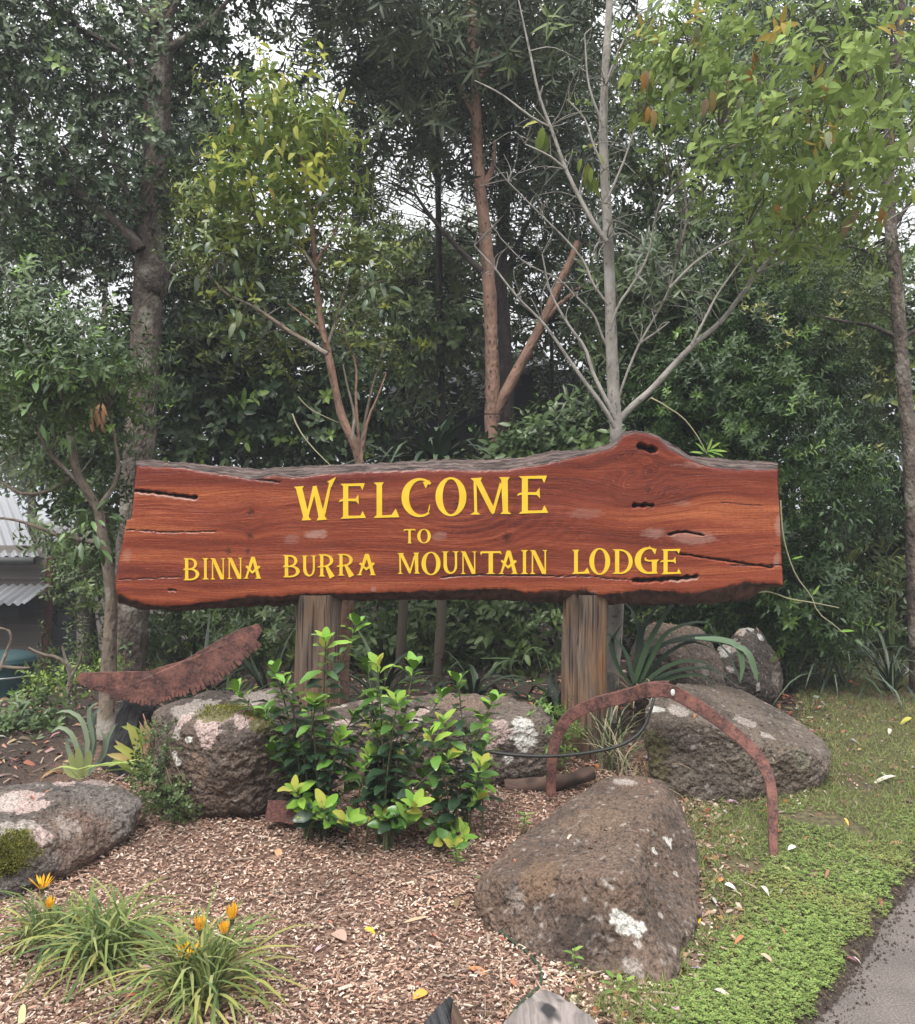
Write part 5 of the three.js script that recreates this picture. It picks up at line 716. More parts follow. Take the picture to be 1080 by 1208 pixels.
{ // young tree with lime top leaves
  const r = rng(521), d = 6.1, t = treeAt('young_tree', 'young tree with reddish stem and lime topped leaves rising behind the sign left half', 410, 6.1);
  part('trunk', limb(PP([[404, 850], [405, 780], [412, 700], [422, 600], [424, 545], [420, 528], [405, 495], [395, 455], [388, 420], [380, 385], [374, 340], [370, 290], [366, 250], [360, 215], [352, 170], [345, 120]], d), 0.046, 0.009, { seg: 12, rough: 0.22 }), barkRed, t);
  const br = [[[386, 418], [365, 405], [340, 390], [315, 372], [292, 358], [265, 345], [245, 320]], [[384, 405], [378, 390], [362, 375], [340, 358]], [[386, 408], [394, 385], [398, 370], [410, 335]], [[424, 540], [422, 500], [420, 470], [420, 430], [408, 400], [398, 370]], [[424, 535], [432, 490], [440, 455], [450, 420], [452, 400]], [[426, 545], [430, 515], [436, 490], [445, 470], [456, 440]], [[373, 320], [360, 300], [345, 285], [310, 260], [290, 240]], [[366, 262], [378, 240], [385, 200], [386, 150]], [[352, 170], [335, 150], [310, 140], [290, 130]], [[385, 190], [395, 160], [398, 130]], [[415, 520], [418, 490], [410, 455], [405, 430]], [[372, 310], [392, 280], [405, 250]]];
  br.forEach((b, i) => part('branch', limb(PP(b, d + 0.06 * ((i % 5) - 2)), i < 1 ? 0.018 : 0.012, 0.004, { seg: 7 }), i % 2 ? barkRed : barkTan, t));
  const topB = [blob(320, 150, 6.0, 62, 30, 0.3), blob(345, 120, 6.2, 30, 36, 0.25), blob(285, 225, 6.1, 45, 45, 0.3), blob(380, 170, 6.1, 38, 30, 0.25), blob(335, 215, 6.1, 70, 45, 0.35)], low = [blob(330, 290, 6.2, 70, 50, 0.35), blob(260, 310, 6.1, 45, 50, 0.3), blob(430, 290, 6.3, 45, 70, 0.3), blob(300, 380, 6.3, 70, 45, 0.3), blob(450, 380, 6.3, 45, 60, 0.25), blob(250, 260, 6.2, 40, 50, 0.3)];
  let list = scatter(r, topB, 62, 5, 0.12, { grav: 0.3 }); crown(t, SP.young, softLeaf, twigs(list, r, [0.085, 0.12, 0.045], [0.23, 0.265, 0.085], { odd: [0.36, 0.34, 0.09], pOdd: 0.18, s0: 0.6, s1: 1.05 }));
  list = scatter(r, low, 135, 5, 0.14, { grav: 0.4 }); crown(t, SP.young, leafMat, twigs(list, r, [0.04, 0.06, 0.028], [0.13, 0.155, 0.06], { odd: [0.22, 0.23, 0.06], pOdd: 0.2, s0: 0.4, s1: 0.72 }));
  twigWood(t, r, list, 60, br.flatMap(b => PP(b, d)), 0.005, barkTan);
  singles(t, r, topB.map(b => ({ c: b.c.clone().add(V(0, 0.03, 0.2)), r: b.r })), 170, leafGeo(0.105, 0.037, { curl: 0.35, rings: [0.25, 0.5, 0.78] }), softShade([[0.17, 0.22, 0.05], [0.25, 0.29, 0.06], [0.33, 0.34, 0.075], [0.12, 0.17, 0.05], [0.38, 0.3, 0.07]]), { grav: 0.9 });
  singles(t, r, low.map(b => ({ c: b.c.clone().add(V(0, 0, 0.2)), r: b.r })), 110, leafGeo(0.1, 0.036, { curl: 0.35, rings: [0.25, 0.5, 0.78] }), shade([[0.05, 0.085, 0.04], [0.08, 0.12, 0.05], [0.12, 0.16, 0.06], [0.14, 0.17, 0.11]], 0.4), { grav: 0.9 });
}
{ // red-brown forked tree and its darker neighbour
  const r = rng(531), d = 8.6, t = treeAt('forked_tree', 'red brown barked tree forking low behind the sign centre', 584, 8.6);
  part('trunk', limb(PP([[586, 800], [586, 720], [584, 620], [581, 520], [581, 440], [579, 380], [576, 320], [572, 270], [566, 215], [563, 160], [560, 90], [556, 0], [550, -120]], d), 0.08, 0.042, { seg: 14, rough: 0.2 }), barkRed, t);
  const br = [[[583, 490], [596, 465], [612, 435], [628, 405], [645, 370], [660, 335], [672, 310], [682, 285]], [[572, 220], [582, 195], [584, 165]], [[568, 320], [548, 300], [525, 275], [508, 255], [492, 232]], [[640, 380], [660, 360], [690, 335]], [[562, 140], [540, 100], [520, 60]], [[560, 100], [590, 60], [610, 10]]];
  br.forEach((b, i) => part('branch', limb(PP(b, d), i === 0 ? 0.06 : 0.035, i === 0 ? 0.03 : 0.014, { seg: 10 }), i === 2 ? barkDark : barkRed, t));
  const bl = [blob(450, 60, 8.4, 110, 80, 0.9), blob(560, 50, 8.6, 110, 80, 0.8), blob(430, 170, 8.7, 70, 90, 0.7), blob(500, 160, 8.9, 80, 60, 0.7), blob(620, 120, 8.9, 70, 70, 0.6), blob(670, 60, 8.4, 80, 80, 0.8), blob(640, 210, 9.2, 60, 60, 0.5), blob(540, -80, 8.6, 260, 80, 1.5), blob(750, 330, 8.9, 50, 70, 0.5), blob(430, 10, 8, 80, 60, 0.5)];
  const list = scatter(r, bl, 330, 6, 0.22, { grav: 0.45 }); crown(t, SP.long, leafMat, twigs(list, r, [0.032, 0.042, 0.036], [0.095, 0.11, 0.085], { odd: [0.14, 0.17, 0.09], pOdd: 0.03 }));
  twigWood(t, r, list, 90, br.flatMap(b => PP(b, d)).concat(PP([[560, 90], [566, 215]], d)), 0.01, barkDark);
  const r2 = rng(532), t2 = treeAt('dark_tree', 'dark straight trunk just right of the red brown forked tree', 596, 9.4);
  part('trunk', limb(PP([[604, 780], [600, 600], [598, 450], [594, 380], [590, 320], [594, 270], [596, 200], [597, 120], [600, 0], [604, -100]], 9.4), 0.085, 0.05, { seg: 10, rough: 0.15 }), barkDark, t2);
  [[[594, 330], [610, 290], [630, 250]], [[592, 310], [578, 295], [566, 285], [550, 268]]].forEach(b => part('branch', limb(PP(b, 9.4), 0.035, 0.014, { seg: 7 }), barkDark, t2));
  const l2 = scatter(r2, [blob(600, 20, 9.6, 100, 90, 0.7), blob(640, 150, 9.8, 60, 80, 0.5), blob(590, 190, 10, 60, 40, 0.4), blob(690, 300, 9.8, 40, 40, 0.5)], 120, 6, 0.2); crown(t2, SP.long, leafMat, twigs(l2, r2, [0.03, 0.045, 0.03], [0.085, 0.11, 0.07]));
  const t3 = treeAt('thin_tree', 'thin dark pole of a tree against the sky gap left of the forked tree', 517, 10.2);
  part('trunk', limb(PP([[524, 700], [522, 500], [520, 400], [518, 300], [517, 220], [515, 120], [512, 20]], 10.2), 0.05, 0.025, { seg: 8 }), barkDark, t3);
  const r3 = rng(533), l3 = scatter(r3, [blob(510, 120, 10.2, 50, 70, 0.5), blob(540, 400, 10.2, 50, 40, 0.5)], 70, 5, 0.17); crown(t3, SP.broad, leafMat, twigs(l3, r3, [0.04, 0.06, 0.035], [0.14, 0.18, 0.09])); twigWood(t3, r3, l3, 50, PP([[518, 300], [520, 400], [517, 220]], 10.2), 0.01, barkDark);
}
{ // bare grey tree right of centre, its big leaves at the top right
  const r = rng(541), d = 5.9, t = treeAt('grey_tree', 'pale grey smooth barked tree with bare spreading limbs and big leaves at top right', 722, 5.9);
  part('trunk', limb(PP([[716, 850], [722, 790], [727, 720], [728, 620], [728, 520], [725, 480], [722, 420], [720, 350], [718, 290], [715, 230], [712, 160], [714, 90], [718, 30], [722, -60]], d), 0.054, 0.02, { seg: 14, rough: 0.12, flare: 0.2, seed: 4 }), barkPale, t);
  const br = [
    [[729, 498], [745, 480], [768, 460], [800, 425], [820, 405], [850, 380], [872, 352], [892, 325], [915, 298], [940, 270], [975, 240], [1020, 190], [1060, 140]], [[726, 505], [712, 480], [690, 450], [672, 425], [655, 400], [640, 380], [610, 350], [585, 318], [560, 290]], [[727, 495], [700, 440], [690, 410], [672, 385], [650, 345], [640, 300]],
    [[716, 285], [700, 262], [685, 235], [668, 200], [650, 150], [637, 115], [625, 60], [612, 0]], [[816, 407], [830, 380], [845, 350], [862, 325], [880, 300]], [[728, 475], [740, 440], [755, 405], [775, 370], [790, 340], [800, 300], [805, 250]], [[720, 390], [730, 360], [750, 330], [765, 300], [775, 250], [790, 210]], [[718, 360], [700, 335], [690, 310], [670, 285], [640, 255], [600, 215]],
    [[715, 240], [728, 210], [740, 180], [752, 140]], [[713, 200], [700, 170], [690, 140], [672, 120]], [[722, 420], [712, 400], [700, 370], [680, 350], [660, 330], [620, 310], [590, 280]], [[893, 323], [930, 305], [970, 290], [1020, 275], [1080, 240]], [[872, 352], [885, 330], [890, 300], [880, 270]], [[940, 270], [950, 240], [970, 200], [985, 150], [1000, 100]], [[790, 340], [820, 310], [850, 290], [900, 270]], [[775, 250], [800, 220], [830, 190], [850, 150], [900, 100], [930, 50]], [[800, 300], [810, 260], [808, 200], [820, 160], [815, 110]], [[830, 190], [870, 170], [930, 150]], [[650, 150], [630, 140], [590, 110], [560, 95]], [[668, 200], [650, 185], [620, 170]], [[755, 405], [770, 395], [790, 380]], [[715, 100], [730, 60], [750, 20]], [[712, 150], [695, 100], [690, 40]]];
  br.forEach((b, i) => part('branch', limb(PP(b, d - 0.12 * (i % 5)), i === 0 ? 0.022 : i < 4 ? 0.015 : 0.0085, 0.004, { seg: 8 }), barkPale, t));
  const bl = [blob(900, 60, 5.3, 120, 70, 0.6), blob(830, 110, 5.5, 90, 60, 0.5), blob(960, 170, 5.2, 100, 80, 0.6), blob(890, 200, 5.5, 90, 60, 0.5), blob(1020, 110, 5.0, 70, 90, 0.5), blob(1040, 220, 5.2, 60, 60, 0.5), blob(810, 30, 5.5, 80, 40, 0.5), blob(930, 270, 5.6, 80, 40, 0.4)];
  const list = scatter(r, bl, 185, 3, 0.22, { grav: 0.1 }); crown(t, SP.big, softLeaf, twigs(list, r, [0.115, 0.15, 0.07], [0.29, 0.345, 0.15], { odd: [0.36, 0.24, 0.09], pOdd: 0.015, s0: 0.4, s1: 0.72 }));
  singles(t, r, bl.slice(0, 7).map(b => ({ c: b.c.clone().add(V(0, 0, 0.3)), r: b.r })), 240, leafGeo(0.125, 0.046, { curl: 0.45, rings: [0.2, 0.45, 0.7, 0.88] }), softShade([[0.2, 0.27, 0.06], [0.27, 0.34, 0.08], [0.16, 0.21, 0.07], [0.34, 0.4, 0.1], [0.25, 0.27, 0.15], [0.13, 0.19, 0.1]]), { grav: 0.8, spread: 0.18, s0: 0.42, s1: 0.85, per: 3 });
  singles(t, r, [blob(770, 85, 5.5, 40, 20, 0.2), blob(640, 150, 5.6, 26, 10, 0.1), blob(670, 232, 5.6, 16, 10, 0.1), blob(700, 190, 5.6, 24, 10, 0.1), blob(760, 120, 5.5, 40, 20, 0.1)], 44, leafGeo(0.115, 0.045, { curl: 0.4 }), softShade([[0.26, 0.34, 0.07], [0.18, 0.25, 0.06], [0.36, 0.36, 0.08]]), { grav: 0.9, spread: 0.06 });
  const dl = leafGeo(0.13, 0.05, { curl: 0.5 }), dm = softShade([[0.4, 0.2, 0.05], [0.35, 0.25, 0.09], [0.28, 0.19, 0.12]]); for (const [x, y] of [[765, 125], [770, 128], [758, 85], [762, 82], [840, 105], [883, 80], [890, 60], [980, 150], [1010, 245], [1045, 250], [1040, 245], [860, 90], [835, 115], [915, 240], [970, 95], [900, 110], [1000, 255]]) leafMesh(t, dl, dm[Math.floor(r() * 3)], aim(P(x, y, 5.15), V((r() - 0.5) * 0.6, -1, 0.2), V(r() - 0.5, 0.2, 1), 0.65 + 0.3 * r()), 'dead_leaf');
  twigWood(t, r, list, 200, br.flatMap(b => PP(b, d - 0.2)).filter(p => p.y > 2.9 && p.x > 0.8), 0.005, barkTan);
  const bare = scatter(r, [blob(770, 290, 5.8, 130, 120, 0.4), blob(640, 250, 5.8, 90, 130, 0.3), blob(690, 120, 5.8, 80, 90, 0.3)], 220, 1, 0.1); twigWood(t, r, bare, 190, br.flatMap(b => PP(b, d - 0.1)).filter(p => p.y > 2.3), 0.004, barkPale);
}
{ // slender right tree
  const r = rng(551), d = 7.0, t = treeAt('slender_tree', 'slender brown trunk at the right edge beyond the lawn', 1076, 7.0);
  part('trunk', limb(PP([[1084, 820], [1082, 760], [1079, 680], [1077, 600], [1074, 530], [1068, 470], [1063, 410], [1058, 340], [1052, 280], [1048, 220], [1050, 150], [1060, 60], [1064, -60]], d), 0.062, 0.036, { seg: 12, rough: 0.12 }), barkBrown, t);
  [[[1064, 400], [1080, 390], [1110, 375]], [[1060, 395], [1062, 360], [1064, 330], [1062, 300]], [[1056, 330], [1030, 300], [1000, 290]], [[1062, 400], [1030, 385], [1000, 380], [960, 372]], [[1052, 270], [1080, 230], [1110, 190]], [[1052, 150], [1020, 100], [980, 60]]].forEach(b => part('branch', limb(PP(b, d), 0.02, 0.008, { seg: 7 }), barkDark, t));
  const bl = [blob(1000, 330, 7.2, 80, 45, 0.6), blob(1070, 270, 7.2, 60, 60, 0.5), blob(980, 260, 7.6, 90, 60, 0.6), blob(1070, 150, 7.3, 70, 90, 0.7), blob(950, 160, 8.0, 110, 80, 0.7), blob(1000, 40, 8.0, 120, 60, 0.8), blob(1050, 380, 7.4, 60, 40, 0.4), blob(1000, -60, 7.5, 160, 60, 1)];
  const list = scatter(r, bl, 200, 6, 0.17); crown(t, SP.fine, leafMat, twigs(list, r, [0.045, 0.065, 0.03], [0.13, 0.16, 0.07])); twigWood(t, r, list, 60, PP([[1052, 280], [1060, 380], [1050, 150]], d), 0.008, barkDark);
}
{ // dense hedge-like bush at right
  const r = rng(561), t = treeAt('lilly_pilly_bush', 'dense dark green bush from sign end to right trunk with small pointed leaves', 890, 8.0, 'bush');
  part('trunk', limb(PP([[884, 790], [884, 700], [880, 560], [870, 440]], 8.2), 0.05, 0.02, { seg: 8 }), barkDark, t);
  [[[882, 700], [920, 600], [960, 500]], [[882, 700], [840, 600], [810, 500]], [[884, 760], [930, 700], [980, 640]]].forEach(b => part('branch', limb(PP(b, 8.1), 0.03, 0.01, { seg: 6 }), barkDark, t));
  const bl = [blob(870, 440, 8.0, 110, 80, 0.6), blob(950, 480, 7.7, 80, 80, 0.5), blob(820, 480, 7.7, 80, 70, 0.4), blob(900, 560, 7.4, 110, 90, 0.6), blob(960, 600, 7.2, 60, 80, 0.4), blob(910, 690, 7.3, 80, 70, 0.5), blob(950, 720, 7.1, 50, 60, 0.4), blob(850, 620, 7.9, 90, 120, 0.4), blob(920, 380, 8.1, 90, 60, 0.5), blob(800, 540, 8.2, 80, 60, 0.4), blob(1000, 560, 7.6, 40, 70, 0.3), blob(880, 760, 7.5, 60, 40, 0.3)];
  const list = scatter(r, bl, 520, 7, 0.12, { grav: 0.35, outw: 0.7 }); crown(t, SP.fine, leafMat, twigs(list, r, [0.014, 0.029, 0.012], [0.052, 0.09, 0.03], { odd: [0.11, 0.17, 0.05], pOdd: 0.08 }));
  const inner = scatter(r, bl.map(b => ({ c: b.c.clone().add(V(0, 0, -0.35)), r: b.r })), 160, 6, 0.16); crown(t, SP.fine, leafMat, twigs(inner, r, [0.014, 0.029, 0.012], [0.052, 0.09, 0.03]), 'inner_foliage');
  const fl = []; for (const [x, y] of [[880, 365], [897, 360], [905, 375], [990, 375], [996, 395], [1000, 345], [1035, 440], [1046, 448], [1060, 455], [930, 395], [1036, 530], [1060, 450], [985, 360], [925, 408]]) for (let k = 0; k < 14; k++) fl.push({ m: aim(P(x + 8 * gauss(r), y + 5 * gauss(r), 7.15 + 0.1 * r()), V(r() - 0.5, r() - 0.3, r()), V(r() - 0.5, 1, r()), 0.8 + r() * 0.5), c: [0.42, 0.42, 0.16] }); copies('blossom', leafGeo(0.05, 0.016, {}), softLeaf, fl, t);
  singles(t, r, bl.slice(3, 7).map(b => ({ c: b.c.clone().add(V(0, 0, 0.35)), r: b.r })), 200, leafGeo(0.065, 0.022, { curl: 0.25 }), shade([[0.035, 0.07, 0.028], [0.055, 0.11, 0.035], [0.08, 0.15, 0.045]], 0.35), { spread: 0.1, grav: 0.6 });
}
// ---- darker trees and shrubs that close the view behind
const backTree = (label, px, d, seed, trunkPts, r0, bl, clumps, sp, c0, c1, opt = {}) => {
  const r = rng(seed), t = treeAt(opt.name ?? 'background_tree', label, px, d, opt.cat ?? 'tree', opt.group); if (trunkPts) part('trunk', limb(PP(trunkPts, d), r0, r0 * 0.4, { seg: 9, rough: 0.12 }), opt.bark ?? barkDark, t);
  const list = scatter(r, bl, clumps, opt.per ?? 6, opt.spread ?? 0.2, { grav: opt.grav ?? 0.3 }); crown(t, sp, opt.m ?? leafMat, twigs(list, r, c0, c1, { s0: opt.s0 ?? 0.8, s1: opt.s1 ?? 1.4, odd: opt.odd, pOdd: opt.odd ? 0.06 : 0 })); if (trunkPts) twigWood(t, r, list, opt.tw ?? 40, PP(trunkPts.slice(-3), d), 0.012, opt.bark ?? barkDark); return t;
};
backTree('dark glossy leaved tree filling the space between thick trunk and young tree', 250, 8.8, 601, [[232, 760], [234, 560], [236, 520], [232, 490], [220, 470], [240, 430]], 0.06, [blob(250, 420, 8.7, 90, 70, 0.5), blob(330, 440, 8.9, 90, 70, 0.5), blob(230, 500, 8.6, 70, 50, 0.4), blob(330, 520, 9.0, 110, 40, 0.4), blob(280, 350, 9.0, 90, 50, 0.5), blob(400, 470, 9.3, 60, 60, 0.4), blob(200, 400, 8.9, 60, 70, 0.4)], 330, SP.broad, [0.02, 0.036, 0.022], [0.06, 0.085, 0.05], { odd: [0.15, 0.2, 0.07] });
backTree('grey green tree with soft broad leaves standing left of the forked trunk', 480, 10.6, 603, [[470, 760], [472, 560], [476, 430], [480, 340]], 0.06, [blob(480, 400, 10.4, 70, 60, 0.6), blob(530, 420, 10.8, 50, 50, 0.5), blob(440, 330, 10.6, 50, 60, 0.5), blob(500, 330, 11, 60, 40, 0.5), blob(540, 330, 11, 40, 40, 0.4)], 95, SP.broad, [0.08, 0.1, 0.065], [0.2, 0.23, 0.14]);
backTree('dark willow leaved shrub hanging behind the grey tree limbs', 720, 8.4, 605, [[700, 760], [702, 600], [710, 480]], 0.05, [blob(770, 440, 8.2, 50, 80, 0.4), blob(760, 520, 8.4, 60, 40, 0.4), blob(690, 520, 8.8, 40, 30, 0.3), blob(780, 380, 8.3, 50, 60, 0.4)], 130, SP.long, [0.022, 0.035, 0.022], [0.07, 0.09, 0.05]);
backTree('dark tree behind the left boulder slope with mossy trunk beside the shed', 105, 8.6, 607, [[112, 800], [104, 720], [100, 650], [98, 560], [90, 480]], 0.075, [blob(80, 510, 8.8, 40, 40, 0.4), blob(130, 500, 9, 50, 60, 0.4), blob(122, 610, 8.9, 20, 60, 0.3), blob(30, 450, 9, 60, 50, 0.5)], 100, SP.broad, [0.05, 0.08, 0.04], [0.14, 0.18, 0.09]);
backTree('fine leaved sapling filling the view between forked trunk and grey tree', 645, 10.6, 617, [[650, 700], [652, 480], [650, 380], [645, 300]], 0.035, [blob(640, 320, 10.6, 50, 60, 0.6), blob(680, 380, 10.8, 50, 45, 0.5), blob(620, 400, 11, 40, 30, 0.4), blob(640, 240, 10.8, 50, 40, 0.5), blob(500, 300, 11.4, 60, 70, 0.6)], 120, SP.fine, [0.04, 0.055, 0.03], [0.12, 0.15, 0.07], { spread: 0.24, s0: 1, s1: 1.7, tw: 90 });
backTree('dense green tree mass behind hedge at the upper right', 900, 10.2, 609, [[880, 760], [884, 560], [890, 400], [895, 250]], 0.09, [blob(830, 320, 10, 90, 80, 0.7), blob(930, 320, 10.4, 100, 70, 0.7), blob(1040, 400, 9.6, 80, 100, 0.6), blob(790, 220, 10.2, 90, 90, 0.7), blob(870, 150, 10.5, 100, 90, 0.7), blob(980, 430, 10, 90, 80, 0.6), blob(1060, 520, 9.2, 60, 80, 0.4)], 400, SP.broad, [0.035, 0.055, 0.03], [0.1, 0.135, 0.065], { odd: [0.2, 0.22, 0.08] });
backTree('pink barked tall tree glimpsed through big leaves at the upper right', 880, 11.5, 611, [[850, 700], [862, 400], [870, 250], [884, 150], [888, 60], [876, -40]], 0.1, [blob(900, 40, 11.5, 120, 60, 0.8), blob(780, 100, 11.5, 90, 80, 0.7), blob(1040, 60, 11.5, 90, 70, 0.7)], 130, SP.long, [0.04, 0.06, 0.04], [0.12, 0.15, 0.09], { bark: barkRed });
backTree('tall dark tree above the shed at the left edge', 10, 11, 613, [[-20, 760], [-10, 500], [0, 300], [20, 100]], 0.1, [blob(-20, 400, 11, 70, 60, 0.8), blob(140, 260, 11.5, 70, 60, 0.6), blob(120, 100, 11, 110, 80, 0.7), blob(250, 200, 11.5, 80, 100, 0.6), blob(10, 50, 11, 80, 80, 0.7), blob(20, 300, 11, 60, 40, 0.6)], 170, SP.round, [0.04, 0.06, 0.04], [0.11, 0.14, 0.09], { s0: 1, s1: 1.7 });
backTree('dark evergreen tree whose crown closes the top centre gap', 420, 12, 615, [[415, 760], [418, 500], [420, 300], [425, 100]], 0.11, [blob(440, 60, 12, 80, 70, 0.8), blob(420, 170, 12, 60, 60, 0.6), blob(330, 320, 12.2, 80, 70, 0.6), blob(690, 200, 12.2, 80, 100, 0.7), blob(640, 60, 12, 90, 60, 0.8), blob(250, 350, 12.4, 80, 70, 0.6), blob(700, 380, 12, 80, 80, 0.5), blob(560, 100, 12, 80, 60, 0.6)], 220, SP.broad, [0.035, 0.052, 0.035], [0.09, 0.12, 0.07], { s0: 1, s1: 1.6 });
const bush = (label, px, d, seed, bl, n, sp, c0, c1, o = {}) => backTree(label, px, d, seed, null, 0, bl, n, sp, c0, c1, { name: 'understorey_shrub', cat: 'shrub', ...o });
bush('dark shrubbery in shadow under the sign between the two posts', 530, 8.2, 621, [blob(440, 770, 8, 60, 60, 0.4), blob(520, 750, 8.4, 70, 60, 0.4), blob(620, 760, 8, 60, 60, 0.4), blob(560, 690, 8.8, 110, 50, 0.4)], 170, SP.broad, [0.03, 0.046, 0.022], [0.085, 0.115, 0.05]);
bush('dark shrubbery below the left end of the sign behind the saw', 280, 8.4, 623, [blob(250, 740, 8.3, 80, 60, 0.4), blob(330, 760, 8, 50, 60, 0.4), blob(200, 760, 8.2, 40, 50, 0.3), blob(300, 680, 8.8, 120, 50, 0.4)], 170, SP.fine, [0.03, 0.046, 0.022], [0.085, 0.115, 0.05], { s0: 0.9, s1: 1.5 });
bush('low leafy shrubs showing over the sign between dracaena and grey tree', 650, 8, 625, [blob(650, 550, 8, 60, 34, 0.35), blob(605, 565, 8.2, 34, 30, 0.35), blob(705, 545, 7.8, 30, 40, 0.3)], 80, SP.broad, [0.03, 0.05, 0.025], [0.085, 0.12, 0.05]);
bush('dark undergrowth between hedge foot and the slender right trunk', 1030, 9, 637, [blob(1010, 680, 9, 60, 50, 0.4), blob(1070, 620, 9.2, 50, 90, 0.4), blob(960, 740, 8.6, 60, 30, 0.3), blob(1060, 745, 8.6, 60, 26, 0.3)], 150, SP.broad, [0.03, 0.046, 0.022], [0.085, 0.115, 0.05]);
bush('dark bush under the grey tree at the right end of the sign', 800, 8.6, 627, [blob(780, 640, 8.6, 70, 100, 0.4), blob(760, 740, 8.4, 60, 50, 0.3), blob(830, 740, 8.4, 50, 50, 0.3)], 130, SP.fine, [0.03, 0.046, 0.022], [0.085, 0.115, 0.05], { s0: 1, s1: 1.5 });
bush('feathery dark green shrub in front of the shed at the left edge', 20, 6.6, 629, [blob(8, 880, 6.5, 22, 16, 0.25), blob(38, 865, 6.3, 18, 26, 0.2), blob(5, 905, 6.0, 50, 20, 0.25), blob(45, 895, 6.1, 20, 26, 0.2)], 60, SP.fine, [0.03, 0.05, 0.025], [0.09, 0.13, 0.055], { odd: [0.17, 0.26, 0.07], spread: 0.1 });
bush('wispy shrub with pale leaves in front of the weatherboards', 30, 8.4, 631, [blob(80, 780, 8.2, 14, 30, 0.2), blob(98, 700, 8.2, 16, 40, 0.2)], 20, SP.fine, [0.05, 0.07, 0.04], [0.13, 0.16, 0.08], { spread: 0.12 });
bush('bright small leaved ferns at the foot of the mossy trunk', 85, 7.6, 633, [blob(70, 820, 7.4, 20, 14, 0.15), blob(110, 820, 7.2, 22, 18, 0.15)], 26, SP.round, [0.1, 0.15, 0.04], [0.24, 0.3, 0.08], { spread: 0.07, s0: 0.6, s1: 0.9 });
bush('small dark fern between the arch foot and white lichen boulder', 645, 5.3, 635, [blob(640, 870, 5.2, 16, 26, 0.1), blob(650, 850, 5.3, 20, 20, 0.1)], 22, SP.fine, [0.06, 0.11, 0.035], [0.15, 0.22, 0.07], { spread: 0.06, s0: 0.4, s1: 0.7 });
{ // crooked old limb on the slope, bare twigs
  const t = treeAt('gnarled_shrub', 'gnarled leafless grey stem leaning on the left slope below the shed', 60, 7.0, 'shrub'); [[[48, 885], [55, 855], [75, 830], [84, 800], [80, 785], [66, 775], [50, 772], [34, 764]], [[80, 812], [86, 795], [95, 780], [96, 768]], [[84, 800], [78, 780], [74, 762]], [[0, 790], [8, 770], [14, 750], [8, 742], [-8, 742]], [[0, 786], [20, 788], [36, 788]]].forEach((b, i) => part('branch', limb(PP(b, 7.0), i ? 0.015 : 0.035, 0.009, { seg: 7, rough: 0.2 }), barkTan, t));
}
// ---- far wood that closes the horizon, and pale trees in the mist behind the gaps
{
  const r = rng(641), bl = [], H = [[-300, 700], [-160, 700], [150, 500], [240, 430], [360, 440], [470, 520], [600, 560], [720, 480], [840, 380], [960, 400], [1080, 420], [1220, 440]];
  for (const [x, y] of H) for (let k = 0; k < 3; k++) bl.push(blob(x + 30 * gauss(r), lerp(y, 690, k / 2.4), 13.5 + r(), 110, 75, 0.7));
  const list = scatter(r, bl, 900, 6, 0.28), f = new THREE.Group(); f.name = 'far_wood'; f.position.set(0, 0, -14); scene.add(f); tag(f, 'dark wood closing the view behind garden trees', 'wood', null, 'stuff');
  crown(f, SP.broad, leafMat, twigs(list, r, [0.03, 0.046, 0.022], [0.085, 0.115, 0.05], { s0: 1.3, s1: 2.2 }), 'foliage');
  const pale = (label, px, d, seed, pts, bl2, n, c0, c1) => backTree(label, px, d, seed, pts, 0.12, bl2, n, SP.broad, c0, c1, { name: 'misty_tree', s0: 1.6, s1: 2.8, spread: 0.4, bark: barkTan });
  pale('misty tree showing through the gap left of the slim tree', 30, 22, 651, [[40, 700], [36, 500], [30, 350]], [blob(20, 540, 22, 60, 36, 1.2), blob(60, 480, 22, 50, 50, 1), blob(-20, 350, 22, 80, 60, 1), blob(80, 290, 23, 50, 40, 0.8), blob(70, 660, 22, 40, 60, 1)], 120, [0.045, 0.062, 0.03], [0.12, 0.15, 0.07]);
  pale('misty tree showing through the gap left of the forked trunk', 500, 22, 653, [[500, 640], [505, 450], [510, 340]], [blob(490, 400, 22, 60, 50, 1), blob(540, 390, 22, 50, 60, 1), blob(450, 350, 23, 40, 60, 1), blob(560, 300, 23, 30, 50, 0.8)], 80, [0.045, 0.062, 0.03], [0.12, 0.15, 0.07]);
  pale('misty tree high behind big leaves at the right', 960, 22, 655, [[950, 640], [955, 350], [960, 200]], [blob(930, 100, 22, 90, 60, 1), blob(1040, 30, 22, 70, 50, 1), blob(850, 330, 22, 80, 40, 1), blob(1000, 330, 22, 80, 50, 1)], 90, [0.045, 0.062, 0.03], [0.12, 0.15, 0.07]);
  pale('misty tree behind the top left crown', 120, 24, 657, [[120, 640], [124, 350], [130, 220]], [blob(100, 270, 24, 60, 40, 1), blob(180, 150, 24, 60, 60, 1), blob(60, 240, 24, 50, 30, 0.8)], 40, [0.045, 0.062, 0.03], [0.12, 0.15, 0.07]);
}

{ // the wood across the road, behind the viewer, that keeps the low sky off the garden
  const r = rng(671), bl = []; for (let k = 0; k < 16; k++) bl.push({ c: V(-15 + 2 * k, 3.2 + 1.5 * r(), 11 + 2.5 * r()), r: V(2.2, 3.6, 1.6) });
  const list = scatter(r, bl, 900, 4, 0.5), f = new THREE.Group(); f.name = 'roadside_wood'; f.position.set(0, 0, 11); scene.add(f); tag(f, 'dark wood on the far side of the road facing the sign', 'wood', null, 'stuff');
  crown(f, SP.broad, leafMat, twigs(list, r, [0.03, 0.04, 0.02], [0.08, 0.1, 0.05], { s0: 3, s1: 5 }), 'foliage');
}
